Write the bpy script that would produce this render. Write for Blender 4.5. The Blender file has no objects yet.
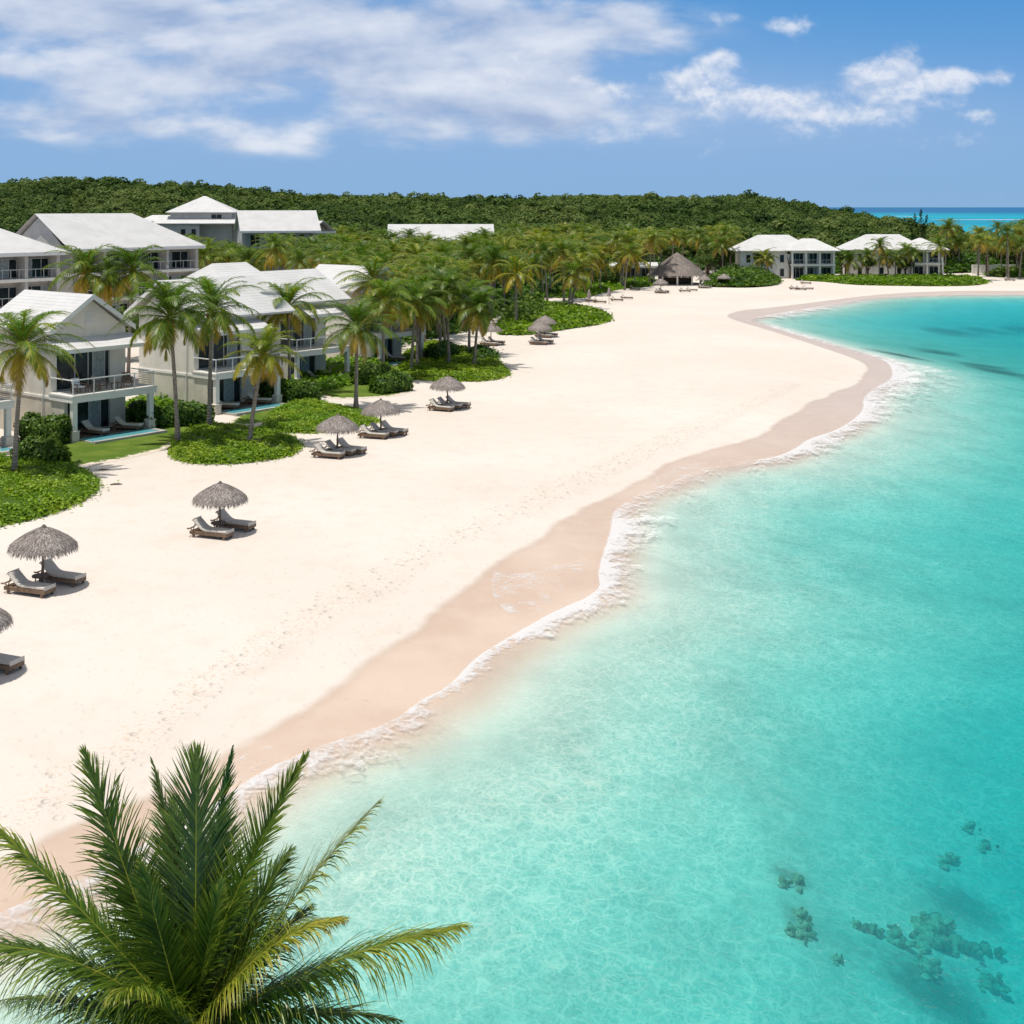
import bpy, math, random
import numpy as np
from mathutils import Vector
random.seed(7); rng = np.random.default_rng(7)
SC = bpy.context.scene; COL = SC.collection
R = math.radians
# ------------------------------------------------------------------ camera
FPX = 1280.0; HOR = 207.0; CAMZ = 16.0; LAND = 0.6
cam = bpy.data.objects.new('camera', bpy.data.cameras.new('camera')); COL.objects.link(cam)
cam.location = (0, 0, CAMZ); cam.rotation_euler = (R(90), 0, 0)
cam.data.sensor_width = 36; cam.data.lens = 36 * FPX / 1024
cam.data.shift_y = -(512 - HOR) / 1024
cam.data.clip_start = 0.1; cam.data.clip_end = 80000
SC.camera = cam
# ------------------------------------------------------------------ sun and exposure
SUN_EL = R(75); SUN_AZ = R(247)            # compass style: 0 = +Y, 90 = +X
sd = Vector((math.sin(SUN_AZ) * math.cos(SUN_EL), math.cos(SUN_AZ) * math.cos(SUN_EL), math.sin(SUN_EL)))
sun = bpy.data.objects.new('sun', bpy.data.lights.new('sun', 'SUN')); COL.objects.link(sun)
sun.data.energy = 4.2; sun.data.angle = R(0.53); sun.data.color = (1.0, 0.955, 0.88)
sun.rotation_euler = sd.to_track_quat('Z', 'Y').to_euler()
SC.view_settings.view_transform = 'Standard'; SC.view_settings.look = 'None'
SC.view_settings.exposure = 0.0; SC.view_settings.gamma = 1.0
SC.cycles.use_adaptive_sampling = True; SC.cycles.adaptive_threshold = .02; SC.cycles.transparent_max_bounces = 8
SC.cycles.max_bounces = 5; SC.cycles.diffuse_bounces = 3; SC.cycles.glossy_bounces = 2; SC.cycles.transmission_bounces = 2

# ------------------------------------------------------------------ node helpers
class NT:
    def __init__(s, tree): s.t = tree; s.n = tree.nodes; s.l = tree.links
    def new(s, typ, **kw):
        n = s.n.new(typ)
        for k, v in kw.items(): setattr(n, k, v)
        return n
    def put(s, sock, v):
        if isinstance(v, bpy.types.NodeSocket): s.l.new(v, sock)
        else:
            if hasattr(sock, 'default_value'):
                if sock.type == 'RGBA' and len(v) == 3: v = (*v, 1)
                sock.default_value = v
    def m(s, op, a, b=0.0, c=0.0, clamp=False):
        n = s.new('ShaderNodeMath', operation=op, use_clamp=clamp)
        s.put(n.inputs[0], a); s.put(n.inputs[1], b); s.put(n.inputs[2], c)
        return n.outputs[0]
    def ss(s, x, a, b, lo=0.0, hi=1.0):
        n = s.new('ShaderNodeMapRange', interpolation_type='SMOOTHSTEP')
        s.put(n.inputs[0], x); s.put(n.inputs[1], a); s.put(n.inputs[2], b); s.put(n.inputs[3], lo); s.put(n.inputs[4], hi)
        return n.outputs[0]
    def lin(s, x, a, b, lo=0.0, hi=1.0):
        n = s.new('ShaderNodeMapRange'); 
        s.put(n.inputs[0], x); s.put(n.inputs[1], a); s.put(n.inputs[2], b); s.put(n.inputs[3], lo); s.put(n.inputs[4], hi)
        return n.outputs[0]
    def noise(s, vec, scale, detail=3, rough=.5, dist=0.0, typ='FBM'):
        n = s.new('ShaderNodeTexNoise'); 
        if vec is not None: s.l.new(vec, n.inputs['Vector'])
        s.put(n.inputs['Scale'], scale); n.inputs['Detail'].default_value = detail
        n.inputs['Roughness'].default_value = rough; n.inputs['Distortion'].default_value = dist
        return n.outputs['Fac']
    def mix(s, f, a, b, blend='MIX'):
        n = s.new('ShaderNodeMix', data_type='RGBA', blend_type=blend)
        s.put(n.inputs['Factor'], f); s.put(n.inputs['A'], a); s.put(n.inputs['B'], b)
        return n.outputs['Result']
    def ramp(s, f, stops, interp='LINEAR'):
        n = s.new('ShaderNodeValToRGB'); e = n.color_ramp; e.interpolation = interp
        while len(e.elements) < len(stops): e.elements.new(0.5)
        for el, (p, c) in zip(e.elements, stops):
            el.position = p; el.color = (*c, 1)
        s.put(n.inputs[0], f); return n.outputs[0]
    def attr(s, name, out='Fac'):
        return s.new('ShaderNodeAttribute', attribute_name=name).outputs[out]
    def comb(s, x, y, z):
        n = s.new('ShaderNodeCombineXYZ'); s.put(n.inputs[0], x); s.put(n.inputs[1], y); s.put(n.inputs[2], z); return n.outputs[0]
    def sep(s, v):
        n = s.new('ShaderNodeSeparateXYZ'); s.l.new(v, n.inputs[0]); return n.outputs
    def bump(s, h, strength=.5, dist=.05):
        n = s.new('ShaderNodeBump'); n.inputs['Strength'].default_value = strength; n.inputs['Distance'].default_value = dist
        s.l.new(h, n.inputs['Height']); return n.outputs[0]
    def pos(s): return s.new('ShaderNodeNewGeometry').outputs['Position']
    def obj(s): return s.new('ShaderNodeTexCoord').outputs['Object']

def mat(name):
    m = bpy.data.materials.new(name); m.use_nodes = True
    nt = NT(m.node_tree)
    for n in list(nt.n): nt.n.remove(n)
    out = nt.new('ShaderNodeOutputMaterial')
    return m, nt, out

def principled(nt, out, col, rough=.7, spec=.3, normal=None, metal=0.0):
    p = nt.new('ShaderNodeBsdfPrincipled')
    nt.put(p.inputs['Base Color'], col); nt.put(p.inputs['Roughness'], rough)
    p.inputs['Specular IOR Level'].default_value = spec; p.inputs['Metallic'].default_value = metal
    if normal is not None: nt.l.new(normal, p.inputs['Normal'])
    nt.l.new(p.outputs[0], out.inputs[0]); return p

# ------------------------------------------------------------------ sky (world)
W = bpy.data.worlds.new('World'); SC.world = W; W.use_nodes = True
W.cycles.sampling_method = 'MANUAL'; W.cycles.sample_map_resolution = 256
nt = NT(W.node_tree)
for n in list(nt.n): nt.n.remove(n)
wout = nt.new('ShaderNodeOutputWorld'); bg = nt.new('ShaderNodeBackground')
nt.l.new(bg.outputs[0], wout.inputs[0])
SKYS = 0.12
sky = nt.new('ShaderNodeTexSky', sky_type='NISHITA', sun_disc=False)
sky.sun_elevation = SUN_EL; sky.sun_rotation = SUN_AZ; sky.air_density = 1.0; sky.dust_density = 0.3; sky.ozone_density = 2.0
gdir = nt.new('ShaderNodeTexCoord').outputs['Generated']
dx, dy, dz = nt.sep(gdir)
ady = nt.m('ADD', nt.m('ABSOLUTE', dy), 0.02)
U = nt.m('DIVIDE', dx, ady)                 # tan(azimuth)
V = nt.m('DIVIDE', dz, ady)                 # tan(elevation) along the view axis
elev = nt.m('ARCSINE', dz)
# clear low sky: blue gradient meeting the scattering sky higher up
low = nt.ramp(nt.lin(elev, 0.0, 0.22), [(0.0, (.255, .445, .70)), (.22, (.23, .43, .715)), (.45, (.150, .37, .71)), (.78, (.072, .295, .655)), (1, (.06, .27, .62))])
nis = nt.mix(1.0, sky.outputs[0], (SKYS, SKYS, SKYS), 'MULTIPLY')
nis = nt.mix(.5, nis, (.62, .60, .56))      # warm grey-white added to the unseen upper sky to brighten shade fill
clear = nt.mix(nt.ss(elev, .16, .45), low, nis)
# clouds
def blob(cx, cy, rx, ry):
    cu, cv = (cx - 512) / FPX, (HOR - cy) / FPX; ru, rv = rx / FPX, ry / FPX
    a = nt.m('DIVIDE', nt.m('SUBTRACT', U, cu), ru); b = nt.m('DIVIDE', nt.m('SUBTRACT', V, cv), rv)
    q = nt.m('ADD', nt.m('MULTIPLY', a, a), nt.m('MULTIPLY', b, b))
    return nt.m('POWER', 2.71828, nt.m('MULTIPLY', q, -1.0))
def addall(l):
    r = l[0]
    for x in l[1:]: r = nt.m('ADD', r, x)
    return r
def uvec(su, sv, ox=0.0, oy=0.0):
    return nt.comb(nt.m('MULTIPLY_ADD', U, su, ox), nt.m('MULTIPLY_ADD', V, sv, oy), 0.0)
# warped coordinates so that edges billow
wv = nt.new('ShaderNodeTexNoise'); nt.l.new(uvec(1, 1), wv.inputs['Vector']); wv.inputs['Scale'].default_value = 22; wv.inputs['Detail'].default_value = 4
# layer one: broad broken cloud sheet at upper left
sheet = addall([nt.m('MULTIPLY', blob(*b[:4]), b[4]) for b in [
    (70, 12, 210, 36, .72), (330, 45, 250, 40, .50), (560, 26, 120, 34, .52), (450, 92, 210, 38, .50),
    (190, 84, 130, 24, .46), (330, 135, 250, 24, .36), (15, 70, 30, 10, .40), (40, 122, 90, 20, .36), (600, 110, 90, 24, .34)]])
def sheet_d(off):
    n1 = nt.noise(uvec(15, 31, 3.1, off * 31), 1.0, 6, .54, .10)
    n0 = nt.noise(uvec(6.5, 17, 2.2, off * 17), 1.0, 6, .52, .12)
    return nt.m('MULTIPLY_ADD', n0, .86, nt.m('MULTIPLY', n1, .28))
s0 = sheet_d(0.0); s1 = sheet_d(.016)
dens1 = nt.ss(nt.m('ADD', sheet, nt.m('MULTIPLY', nt.m('SUBTRACT', s0, .57), 2.9)), .06, .58)
dens1 = nt.m('MULTIPLY', dens1, nt.ss(sheet, .04, .30))
lit1 = nt.m('ADD', .5, nt.m('MULTIPLY', nt.m('SUBTRACT', s0, s1), 3.4), clamp=True)
# layer two: cumulus puffs
puff = addall([nt.m('MULTIPLY', blob(*b[:4]), b[4]) for b in [
    (712, 62, 22, 16, .85), (690, 84, 34, 18, .7), (612, 96, 26, 14, .62), (572, 88, 16, 10, .4), (780, 28, 34, 9, .55), (720, 20, 34, 10, .4),
    (893, 66, 22, 16, .85), (868, 78, 34, 14, .8), (940, 78, 24, 14, .7), (990, 80, 14, 9, .65), (978, 118, 22, 11, .6), (905, 84, 60, 11, .6),
    (820, 118, 80, 22, .60), (765, 98, 30, 18, .52), (700, 105, 60, 22, .50), (880, 104, 60, 16, .5), (960, 142, 60, 10, .35), (620, 130, 60, 16, .42), (520, 70, 50, 26, .4)]])
def puff_d(off):
    return nt.noise(uvec(26, 34, 8.7, off * 34), 1.0, 7, .60, .12)
p0 = puff_d(0.0); p1 = puff_d(.006)
dens2 = nt.ss(nt.m('ADD', puff, nt.m('MULTIPLY', nt.m('SUBTRACT', p0, .5), 1.6)), .24, .92)
lit2 = nt.m('ADD', .55, nt.m('MULTIPLY', nt.m('SUBTRACT', p0, p1), 4.5), clamp=True)
c1 = nt.mix(lit1, (.37, .47, .68), (.80, .84, .92)); c2 = nt.mix(lit2, (.44, .56, .78), (.84, .87, .94))
veil = nt.m('ADD', blob(230, 70, 420, 95), nt.m('MULTIPLY', blob(760, 115, 280, 45), .75), clamp=True)
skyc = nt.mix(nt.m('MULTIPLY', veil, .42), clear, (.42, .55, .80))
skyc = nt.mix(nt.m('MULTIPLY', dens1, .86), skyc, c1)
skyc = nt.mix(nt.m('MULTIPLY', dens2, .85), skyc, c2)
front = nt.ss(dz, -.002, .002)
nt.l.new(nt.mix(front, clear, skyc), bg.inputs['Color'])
bg.inputs['Strength'].default_value = 1.0

# ------------------------------------------------------------------ mesh helpers
def tag(o, label=None, cat=None, group=None, kind=None):
    if label: o['label'] = label
    if cat: o['category'] = cat
    if group: o['group'] = group
    if kind: o['kind'] = kind
    return o
def empty(name, loc, rz=0.0, label=None, cat=None, group=None):
    o = bpy.data.objects.new(name, None); COL.objects.link(o)
    o.location = loc; o.rotation_euler = (0, 0, rz); o.empty_display_size = .3
    return tag(o, label, cat, group)
class MB:
    def __init__(s): s.v = []; s.f = []; s.n = 0; s.a = {}
    def add(s, verts, faces, **at):
        verts = [tuple(v) for v in verts]; s.v += verts
        b = s.n; k0 = len(s.f)
        s.f += [tuple(i + b for i in f) for f in faces]; s.n += len(verts)
        for k, val in at.items():
            l = s.a.setdefault(k, []); l += [0.0] * (k0 - len(l)); l += [val] * (len(s.f) - k0)
    def box(s, x0, x1, y0, y1, z0, z1, **at):
        v = [(x, y, z) for z in (z0, z1) for (x, y) in ((x0, y0), (x1, y0), (x1, y1), (x0, y1))]
        s.add(v, [(3, 2, 1, 0), (4, 5, 6, 7), (0, 1, 5, 4), (1, 2, 6, 5), (2, 3, 7, 6), (3, 0, 4, 7)], **at)
    def prism(s, pts, d, **at):        # extrude polygon pts (3D) by vector d
        n = len(pts); d = Vector(d); v = [Vector(p) for p in pts]; v += [p + d for p in v]
        s.add(v, [tuple(range(n))[::-1], tuple(range(n, 2 * n))] + [(i, (i + 1) % n, n + (i + 1) % n, n + i) for i in range(n)], **at)
    def tube(s, pts, rad, seg=7, cap=True, **at):
        pts = [Vector(p) for p in pts]; rad = rad if hasattr(rad, '__len__') else [rad] * len(pts)
        vs = []; fs = []
        ref = Vector((0, 0, 1))
        for i, p in enumerate(pts):
            t = (pts[min(i + 1, len(pts) - 1)] - pts[max(i - 1, 0)]).normalized()
            r = ref if abs(t.dot(ref)) < .95 else Vector((1, 0, 0))
            a = t.cross(r).normalized(); b = t.cross(a)
            for k in range(seg):
                w = 2 * math.pi * k / seg; vs.append(p + (a * math.cos(w) + b * math.sin(w)) * rad[i])
        for i in range(len(pts) - 1):
            for k in range(seg):
                fs.append((i * seg + k, i * seg + (k + 1) % seg, (i + 1) * seg + (k + 1) % seg, (i + 1) * seg + k))
        if cap: fs += [tuple(range(seg))[::-1], tuple(range((len(pts) - 1) * seg, len(pts) * seg))]
        s.add(vs, fs, **at)
    def lathe(s, prof, seg=24, cx=0, cy=0, **at):   # prof: (r,z) list
        vs = []; fs = []
        for (r, z) in prof:
            for k in range(seg):
                w = 2 * math.pi * k / seg; vs.append((cx + r * math.cos(w), cy + r * math.sin(w), z))
        for i in range(len(prof) - 1):
            for k in range(seg):
                fs.append((i * seg + k, i * seg + (k + 1) % seg, (i + 1) * seg + (k + 1) % seg, (i + 1) * seg + k))
        s.add(vs, fs, **at)
    def build(s, name, m, parent=None, smooth=False, bevel=0.0):
        me = bpy.data.meshes.new(name); me.from_pydata(s.v, [], s.f)
        for k, l in s.a.items():
            l = l + [0.0] * (len(s.f) - len(l))
            a = me.attributes.new(k, 'FLOAT', 'FACE'); a.data.foreach_set('value', l)
        me.materials.append(m); me.update()
        if smooth: me.polygons.foreach_set('use_smooth', [True] * len(me.polygons))
        o = bpy.data.objects.new(name, me); COL.objects.link(o)
        if parent is not None: o.parent = parent
        if bevel:
            b = o.modifiers.new('bevel', 'BEVEL'); b.width = bevel; b.segments = 1; b.limit_method = 'ANGLE'
        return o
def np_mesh(name, verts, quads, m, attrs=None, vattrs=None, smooth=False, parent=None):
    me = bpy.data.meshes.new(name); n = len(verts); q = len(quads); k = quads.shape[1]
    me.vertices.add(n); me.vertices.foreach_set('co', np.ascontiguousarray(verts, np.float32).ravel())
    me.loops.add(q * k); me.loops.foreach_set('vertex_index', np.ascontiguousarray(quads, np.int32).ravel())
    me.polygons.add(q); me.polygons.foreach_set('loop_start', np.arange(0, q * k, k, dtype=np.int32))
    me.polygons.foreach_set('loop_total', np.full(q, k, np.int32))
    if smooth: me.polygons.foreach_set('use_smooth', np.ones(q, bool))
    me.update(calc_edges=True); me.validate()
    for kk, a in (attrs or {}).items():
        at = me.attributes.new(kk, 'FLOAT', 'FACE'); at.data.foreach_set('value', np.ascontiguousarray(a, np.float32))
    for kk, a in (vattrs or {}).items():
        at = me.attributes.new(kk, 'FLOAT', 'POINT'); at.data.foreach_set('value', np.ascontiguousarray(a, np.float32))
    me.materials.append(m)
    o = bpy.data.objects.new(name, me); COL.objects.link(o)
    if parent is not None: o.parent = parent
    return o
def leaves(C, N, size, asp=.55):
    """rhombic leaf faces: centres C, normals N -> verts, quads"""
    n = len(C); N = N / (np.linalg.norm(N, axis=1, keepdims=True) + 1e-9)
    T = rng.normal(size=(n, 3)); T -= N * np.sum(T * N, 1, keepdims=True); T /= np.linalg.norm(T, axis=1, keepdims=True) + 1e-9
    B = np.cross(N, T); s = np.asarray(size).reshape(-1, 1) * np.ones((n, 1))
    P = np.stack([C + T * s * .5, C + B * s * .5 * asp + N * s * .06, C - T * s * .5, C - B * s * .5 * asp + N * s * .06], 1)
    return P.reshape(-1, 3), np.arange(4 * n).reshape(-1, 4)

# ------------------------------------------------------------------ plan geometry
def G0(px, py, z=0.0):
    Y = FPX * (CAMZ - z) / (py - HOR); return ((px - 512) * Y / FPX, Y)
SHORE_PX = [(-420, 1330), (-200, 1060), (-60, 955), (0, 921), (70, 893), (150, 850), (228, 806), (262, 777), (330, 748), (400, 726), (420, 706), (455, 691), (480, 661),
    (510, 643), (543, 623), (570, 609), (595, 599), (606, 588), (602, 574), (609, 550), (615, 531), (616, 515), (628, 505), (642, 495), (667, 487), (700, 471),
    (738, 464), (779, 459), (800, 449), (811, 440), (839, 432), (856, 421), (866, 410), (864, 400), (877, 388), (894, 380), (893, 368), (887, 361), (858, 353), (836, 347),
    (808, 338.5), (782, 331), (763, 325), (748, 320.5), (752, 318.2), (768, 316), (790, 312), (808, 309), (827, 306), (852, 300.5), (880, 297), (953, 294.5), (1024, 294.5), (1200, 294), (1700, 293)]
WET_PX = [(-420, 1200), (-160, 960), (0, 868), (51, 842), (94, 825), (150, 805), (230, 757), (290, 726), (345, 690), (362, 672), (385, 655), (418, 640), (428, 622), (480, 587), (502, 564), (534, 550), (550, 537), (551, 529),
    (578, 517), (584, 509), (609, 500), (623, 492), (655, 476), (662, 468), (700, 456), (741, 447), (768, 436), (774, 428), (801, 415), (808, 406), (827, 401), (831, 395), (858, 387), (864, 377), (870, 369),
    (858, 362), (839, 355), (811, 345), (779, 334.5), (754, 327), (732, 320.5), (727, 317.5), (731, 315.3), (745, 312.5), (768, 310), (789, 307.3), (820, 303), (852, 298.3), (890, 294.8), (953, 292.6), (1024, 292.6), (1200, 292), (1700, 291)]
TRACKS_PX = [[(0, 820), (60, 790), (200, 688), (260, 645), (320, 610), (380, 575), (440, 545), (500, 520), (560, 490), (620, 462), (680, 440), (740, 412), (790, 385)],
             [(240, 665), (330, 615), (420, 560)], [(60, 775), (110, 755), (150, 735)], [(470, 530), (560, 482), (650, 445), (720, 415)]]
def chaikin(p, n=1):
    p = np.array(p, float)
    for _ in range(n):
        a = .75 * p[:-1] + .25 * p[1:]; b = .25 * p[:-1] + .75 * p[1:]
        q = np.empty((2 * len(a), p.shape[1])); q[0::2] = a; q[1::2] = b; p = np.vstack([p[:1], q, p[-1:]])
    return p
def jitter(p, amp):
    # small natural irregularity along a traced line, growing with distance between points
    return p
shore = chaikin([G0(*p) for p in SHORE_PX], 2); wetl = chaikin([G0(*p) for p in WET_PX], 1)
def seaclose(l): return np.vstack([l, [[4000, l[-1, 1]], [4000, -400], [l[0, 0] - 60, -400]]])
def segdist(P, L, closed=False):
    d = np.full(len(P), 1e18); m = len(L) if closed else len(L) - 1
    for i in range(m):
        a = L[i]; b = L[(i + 1) % len(L)]; ab = b - a; den = ab @ ab + 1e-12
        t = np.clip(((P - a) @ ab) / den, 0, 1); q = P - (a + t[:, None] * ab)
        d = np.minimum(d, np.einsum('ij,ij->i', q, q))
    return np.sqrt(d)
def inside(P, L):
    c = np.zeros(len(P), bool); j = len(L) - 1
    for i in range(len(L)):
        xi, yi = L[i]; xj, yj = L[j]
        if yi != yj:
            k = ((yi > P[:, 1]) != (yj > P[:, 1])) & (P[:, 0] < (xj - xi) * (P[:, 1] - yi) / (yj - yi) + xi); c ^= k
        j = i
    return c
SHC = seaclose(shore); WTC = seaclose(wetl)
def sstep(x, a, b):
    t = np.clip((x - a) / (b - a), 0, 1); return t * t * (3 - 2 * t)
def shore_s(P):
    d = segdist(P, shore); return np.where(inside(P, SHC), -d, d)
def wet_s(P):
    d = segdist(P, wetl); return np.where(inside(P, WTC), -d, d)
def far_s(P):
    yf = np.interp(P[:, 0], [-400, 40, 110, 150, 400], [2200, 1500, 760, 640, 600]); return yf - P[:, 1]
def hgt(P):
    P = np.asarray(P, float).reshape(-1, 2)
    s = np.minimum(shore_s(P), far_s(P)); d = -s
    dep = 5.0 * (1 - np.exp(-(np.clip(d, 0, None) / 20.0) ** 1.45)) + .05 * np.clip(d, 0, 3)
    dep += np.clip(P[:, 0] - 7, 0, 40) * .34 * sstep(-P[:, 1], -52, -26)
    land = LAND * sstep(s, -2.5, 11.0)
    und = .025 * np.sin(P[:, 0] * .35 + 1.3) * np.sin(P[:, 1] * .21) * sstep(s, 6, 20) * sstep(-P[:, 1], -260, -150)
    return np.where(d > 0, -dep, land + und)
def P(px, py):
    z = LAND
    for _ in range(6):
        x, y = G0(px, py, z); z = float(hgt([[x, y]])[0])
    return Vector((x, y, z))
def gz(x, y): return float(hgt([[x, y]])[0])
def poly_from_px(pts): return np.array([P(*p)[:2] for p in pts])
# ------------------------------------------------------------------ materials: ground and water
def m_sand():
    m, nt, out = mat('sand'); p = nt.pos()
    wet = nt.attr('wetd'); trk = nt.attr('trackd'); sh = nt.attr('shored')
    n1 = nt.noise(p, .9, 4, .55); n2 = nt.noise(p, .06, 3, .5); n3 = nt.noise(p, 9.0, 3, .6)
    dry = nt.mix(nt.ss(n2, .35, .68), (.625, .555, .485), (.66, .597, .53))
    dry = nt.mix(nt.ss(n1, .45, .75, 0, .25), dry, (.53, .44, .35))
    spk = nt.ss(nt.noise(p, 3.2, 2, .7), .68, .76)
    dry = nt.mix(nt.m('MULTIPLY', spk, .22), dry, (.42, .33, .25))
    # tidal debris grains along the walking lines
    tm = nt.ss(nt.m('ABSOLUTE', trk), .15, 1.3, 1, 0)
    grains = nt.ss(nt.noise(p, 7.5, 2, .6), .56, .64)
    dry = nt.mix(nt.m('MULTIPLY', nt.m('MULTIPLY', tm, grains), .55), dry, (.50, .37, .26))
    # damp margin with irregular edge, darkest near its upper rim
    e = nt.m('ADD', wet, nt.m('MULTIPLY', nt.m('SUBTRACT', nt.noise(p, .55, 4, .55), .5), .55))
    damp = nt.ss(e, -.22, .30, 1, 0)
    wetc = nt.mix(nt.ss(nt.noise(p, .16, 3, .5), .38, .66), (.525, .395, .305), (.585, .46, .365))
    far = nt.ss(nt.sep(p)[1], 50, 125)
    wetc = nt.mix(nt.m('MULTIPLY', far, .9), wetc, (.475, .40, .36))
    wetc = nt.mix(nt.m('MULTIPLY', nt.ss(e, -.6, -.10), .30), wetc, (.46, .355, .285))
    wetc = nt.mix(nt.ss(nt.noise(p, 1.1, 5, .62), .45, .72, 0, .30), wetc, (.62, .50, .41)); wetc = nt.mix(nt.ss(nt.noise(p, 4.0, 3, .6), .62, .74, 0, .35), wetc, (.36, .27, .21))  # pale noise streaks painted in as wet sheen; dark specks of sand
    under = nt.ss(sh, -1.2, .2, 1, 0)
    bedn = nt.noise(p, .35, 4, .6)
    bed = nt.mix(nt.ss(bedn, .4, .7), (.74, .68, .58), (.64, .585, .50))
    c = nt.mix(damp, dry, wetc); c = nt.mix(nt.ss(sh, -2.4, -.4, 1, 0), c, bed)
    # seagrass darkens parts of the bay floor (the plants' own colour)
    sg = nt.attr('grass'); c = nt.mix(nt.m('MULTIPLY', sg, nt.ss(nt.m('ADD', nt.m('MULTIPLY_ADD', nt.noise(p, 2.3, 4, .65), .5, nt.m('MULTIPLY', bedn, .5)), nt.m('MULTIPLY', sg, .5)), .58, .92)), c, (.14, .15, .11))
    vor = nt.new('ShaderNodeTexVoronoi'); nt.l.new(p, vor.inputs['Vector']); vor.inputs['Scale'].default_value = 1.9
    foot = nt.ss(vor.outputs['Distance'], .10, .30)
    hgtv = addf(nt, [nt.m('MULTIPLY', n1, .5), nt.m('MULTIPLY', n3, .18), nt.m('MULTIPLY', foot, nt.m('MULTIPLY_ADD', tm, .8, .26))])
    hgtv = nt.m('MULTIPLY', hgtv, nt.m('SUBTRACT', 1.0, damp))
    b = nt.bump(hgtv, .55, .16)
    rough = nt.lin(damp, 0, 1, .95, .52)
    principled(nt, out, c, rough, .18, b)
    return m
def addf(nt, l):
    r = l[0]
    for x in l[1:]: r = nt.m('ADD', r, x)
    return r
def m_water():
    m, nt, out = mat('water'); p = nt.pos()
    dep = nt.m('MAXIMUM', nt.attr('depth'), 0.0); faro = nt.attr('ocean')
    px_, py_, pz_ = nt.sep(p)
    near = nt.ss(py_, 80, 240, 1, 0)
    # caustic light net painted into the transmission tint; also feeds the wave bump
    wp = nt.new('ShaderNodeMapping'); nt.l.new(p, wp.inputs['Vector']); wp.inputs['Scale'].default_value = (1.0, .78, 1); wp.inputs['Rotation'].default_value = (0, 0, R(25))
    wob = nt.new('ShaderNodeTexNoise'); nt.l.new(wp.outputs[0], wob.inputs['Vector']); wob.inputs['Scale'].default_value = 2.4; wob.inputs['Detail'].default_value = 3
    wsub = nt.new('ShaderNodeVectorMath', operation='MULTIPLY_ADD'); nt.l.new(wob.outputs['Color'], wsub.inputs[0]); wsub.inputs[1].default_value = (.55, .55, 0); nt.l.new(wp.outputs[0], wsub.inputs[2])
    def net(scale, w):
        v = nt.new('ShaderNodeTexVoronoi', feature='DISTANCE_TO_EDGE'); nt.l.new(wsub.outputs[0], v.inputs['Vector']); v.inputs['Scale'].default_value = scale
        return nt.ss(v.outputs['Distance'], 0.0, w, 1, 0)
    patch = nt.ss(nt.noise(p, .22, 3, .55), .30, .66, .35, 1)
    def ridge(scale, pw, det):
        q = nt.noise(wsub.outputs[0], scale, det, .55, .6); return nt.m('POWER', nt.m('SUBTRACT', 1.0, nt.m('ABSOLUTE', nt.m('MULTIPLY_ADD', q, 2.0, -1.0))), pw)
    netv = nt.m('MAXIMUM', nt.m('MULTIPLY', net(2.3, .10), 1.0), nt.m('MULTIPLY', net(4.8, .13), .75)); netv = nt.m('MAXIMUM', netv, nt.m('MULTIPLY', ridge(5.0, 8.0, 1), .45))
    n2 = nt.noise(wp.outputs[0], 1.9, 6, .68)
    lens = nt.m('MULTIPLY_ADD', nt.m('MULTIPLY', netv, patch), .62, nt.m('MULTIPLY', nt.m('SUBTRACT', n2, .5), .75))  # painted caustic pattern, lighter and darker, not refracted by the waves
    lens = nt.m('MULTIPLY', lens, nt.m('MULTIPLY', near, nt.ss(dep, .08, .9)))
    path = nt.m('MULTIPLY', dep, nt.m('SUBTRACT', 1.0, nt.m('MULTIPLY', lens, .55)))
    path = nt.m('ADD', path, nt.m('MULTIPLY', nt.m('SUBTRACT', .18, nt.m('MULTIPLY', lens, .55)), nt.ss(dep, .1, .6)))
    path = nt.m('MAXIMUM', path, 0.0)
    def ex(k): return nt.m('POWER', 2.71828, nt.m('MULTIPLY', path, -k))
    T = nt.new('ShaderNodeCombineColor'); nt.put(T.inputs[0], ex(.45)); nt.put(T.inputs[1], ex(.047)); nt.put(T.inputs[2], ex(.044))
    caustic = nt.m('MULTIPLY_ADD', lens, .42, nt.m('SUBTRACT', 1.0, nt.m('MULTIPLY', nt.ss(dep, .1, .7), .15)), clamp=True)  # neutral brightening along the net: caustic light put into the tint
    tr = nt.new('ShaderNodeBsdfTransparent'); nt.l.new(nt.mix(1.0, T.outputs[0], nt.comb(caustic, caustic, caustic), 'MULTIPLY'), tr.inputs[0])
    # light scattered back by the water itself
    df = nt.new('ShaderNodeBsdfDiffuse')
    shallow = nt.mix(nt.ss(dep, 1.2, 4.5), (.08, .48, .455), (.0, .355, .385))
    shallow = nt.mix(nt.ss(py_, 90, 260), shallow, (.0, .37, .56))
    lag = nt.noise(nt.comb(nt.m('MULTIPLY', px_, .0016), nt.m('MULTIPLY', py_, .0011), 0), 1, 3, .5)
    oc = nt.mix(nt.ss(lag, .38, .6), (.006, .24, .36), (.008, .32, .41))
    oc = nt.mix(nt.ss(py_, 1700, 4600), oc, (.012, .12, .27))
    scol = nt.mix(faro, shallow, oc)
    nt.l.new(scol, df.inputs[0])
    sfac = nt.m('MAXIMUM', nt.m('MULTIPLY', nt.ss(dep, .15, 4.2), .34), faro)
    WDF = df
    mx = nt.new('ShaderNodeMixShader'); nt.put(mx.inputs[0], sfac); nt.l.new(tr.outputs[0], mx.inputs[1]); nt.l.new(df.outputs[0], mx.inputs[2])
    gl = nt.new('ShaderNodeBsdfGlossy'); gl.inputs['Roughness'].default_value = .18
    h = addf(nt, [nt.m('MULTIPLY', n2, .5), nt.m('MULTIPLY', netv, .12), nt.m('MULTIPLY', nt.noise(wp.outputs[0], 5.5, 3, .6), .16)])
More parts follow.
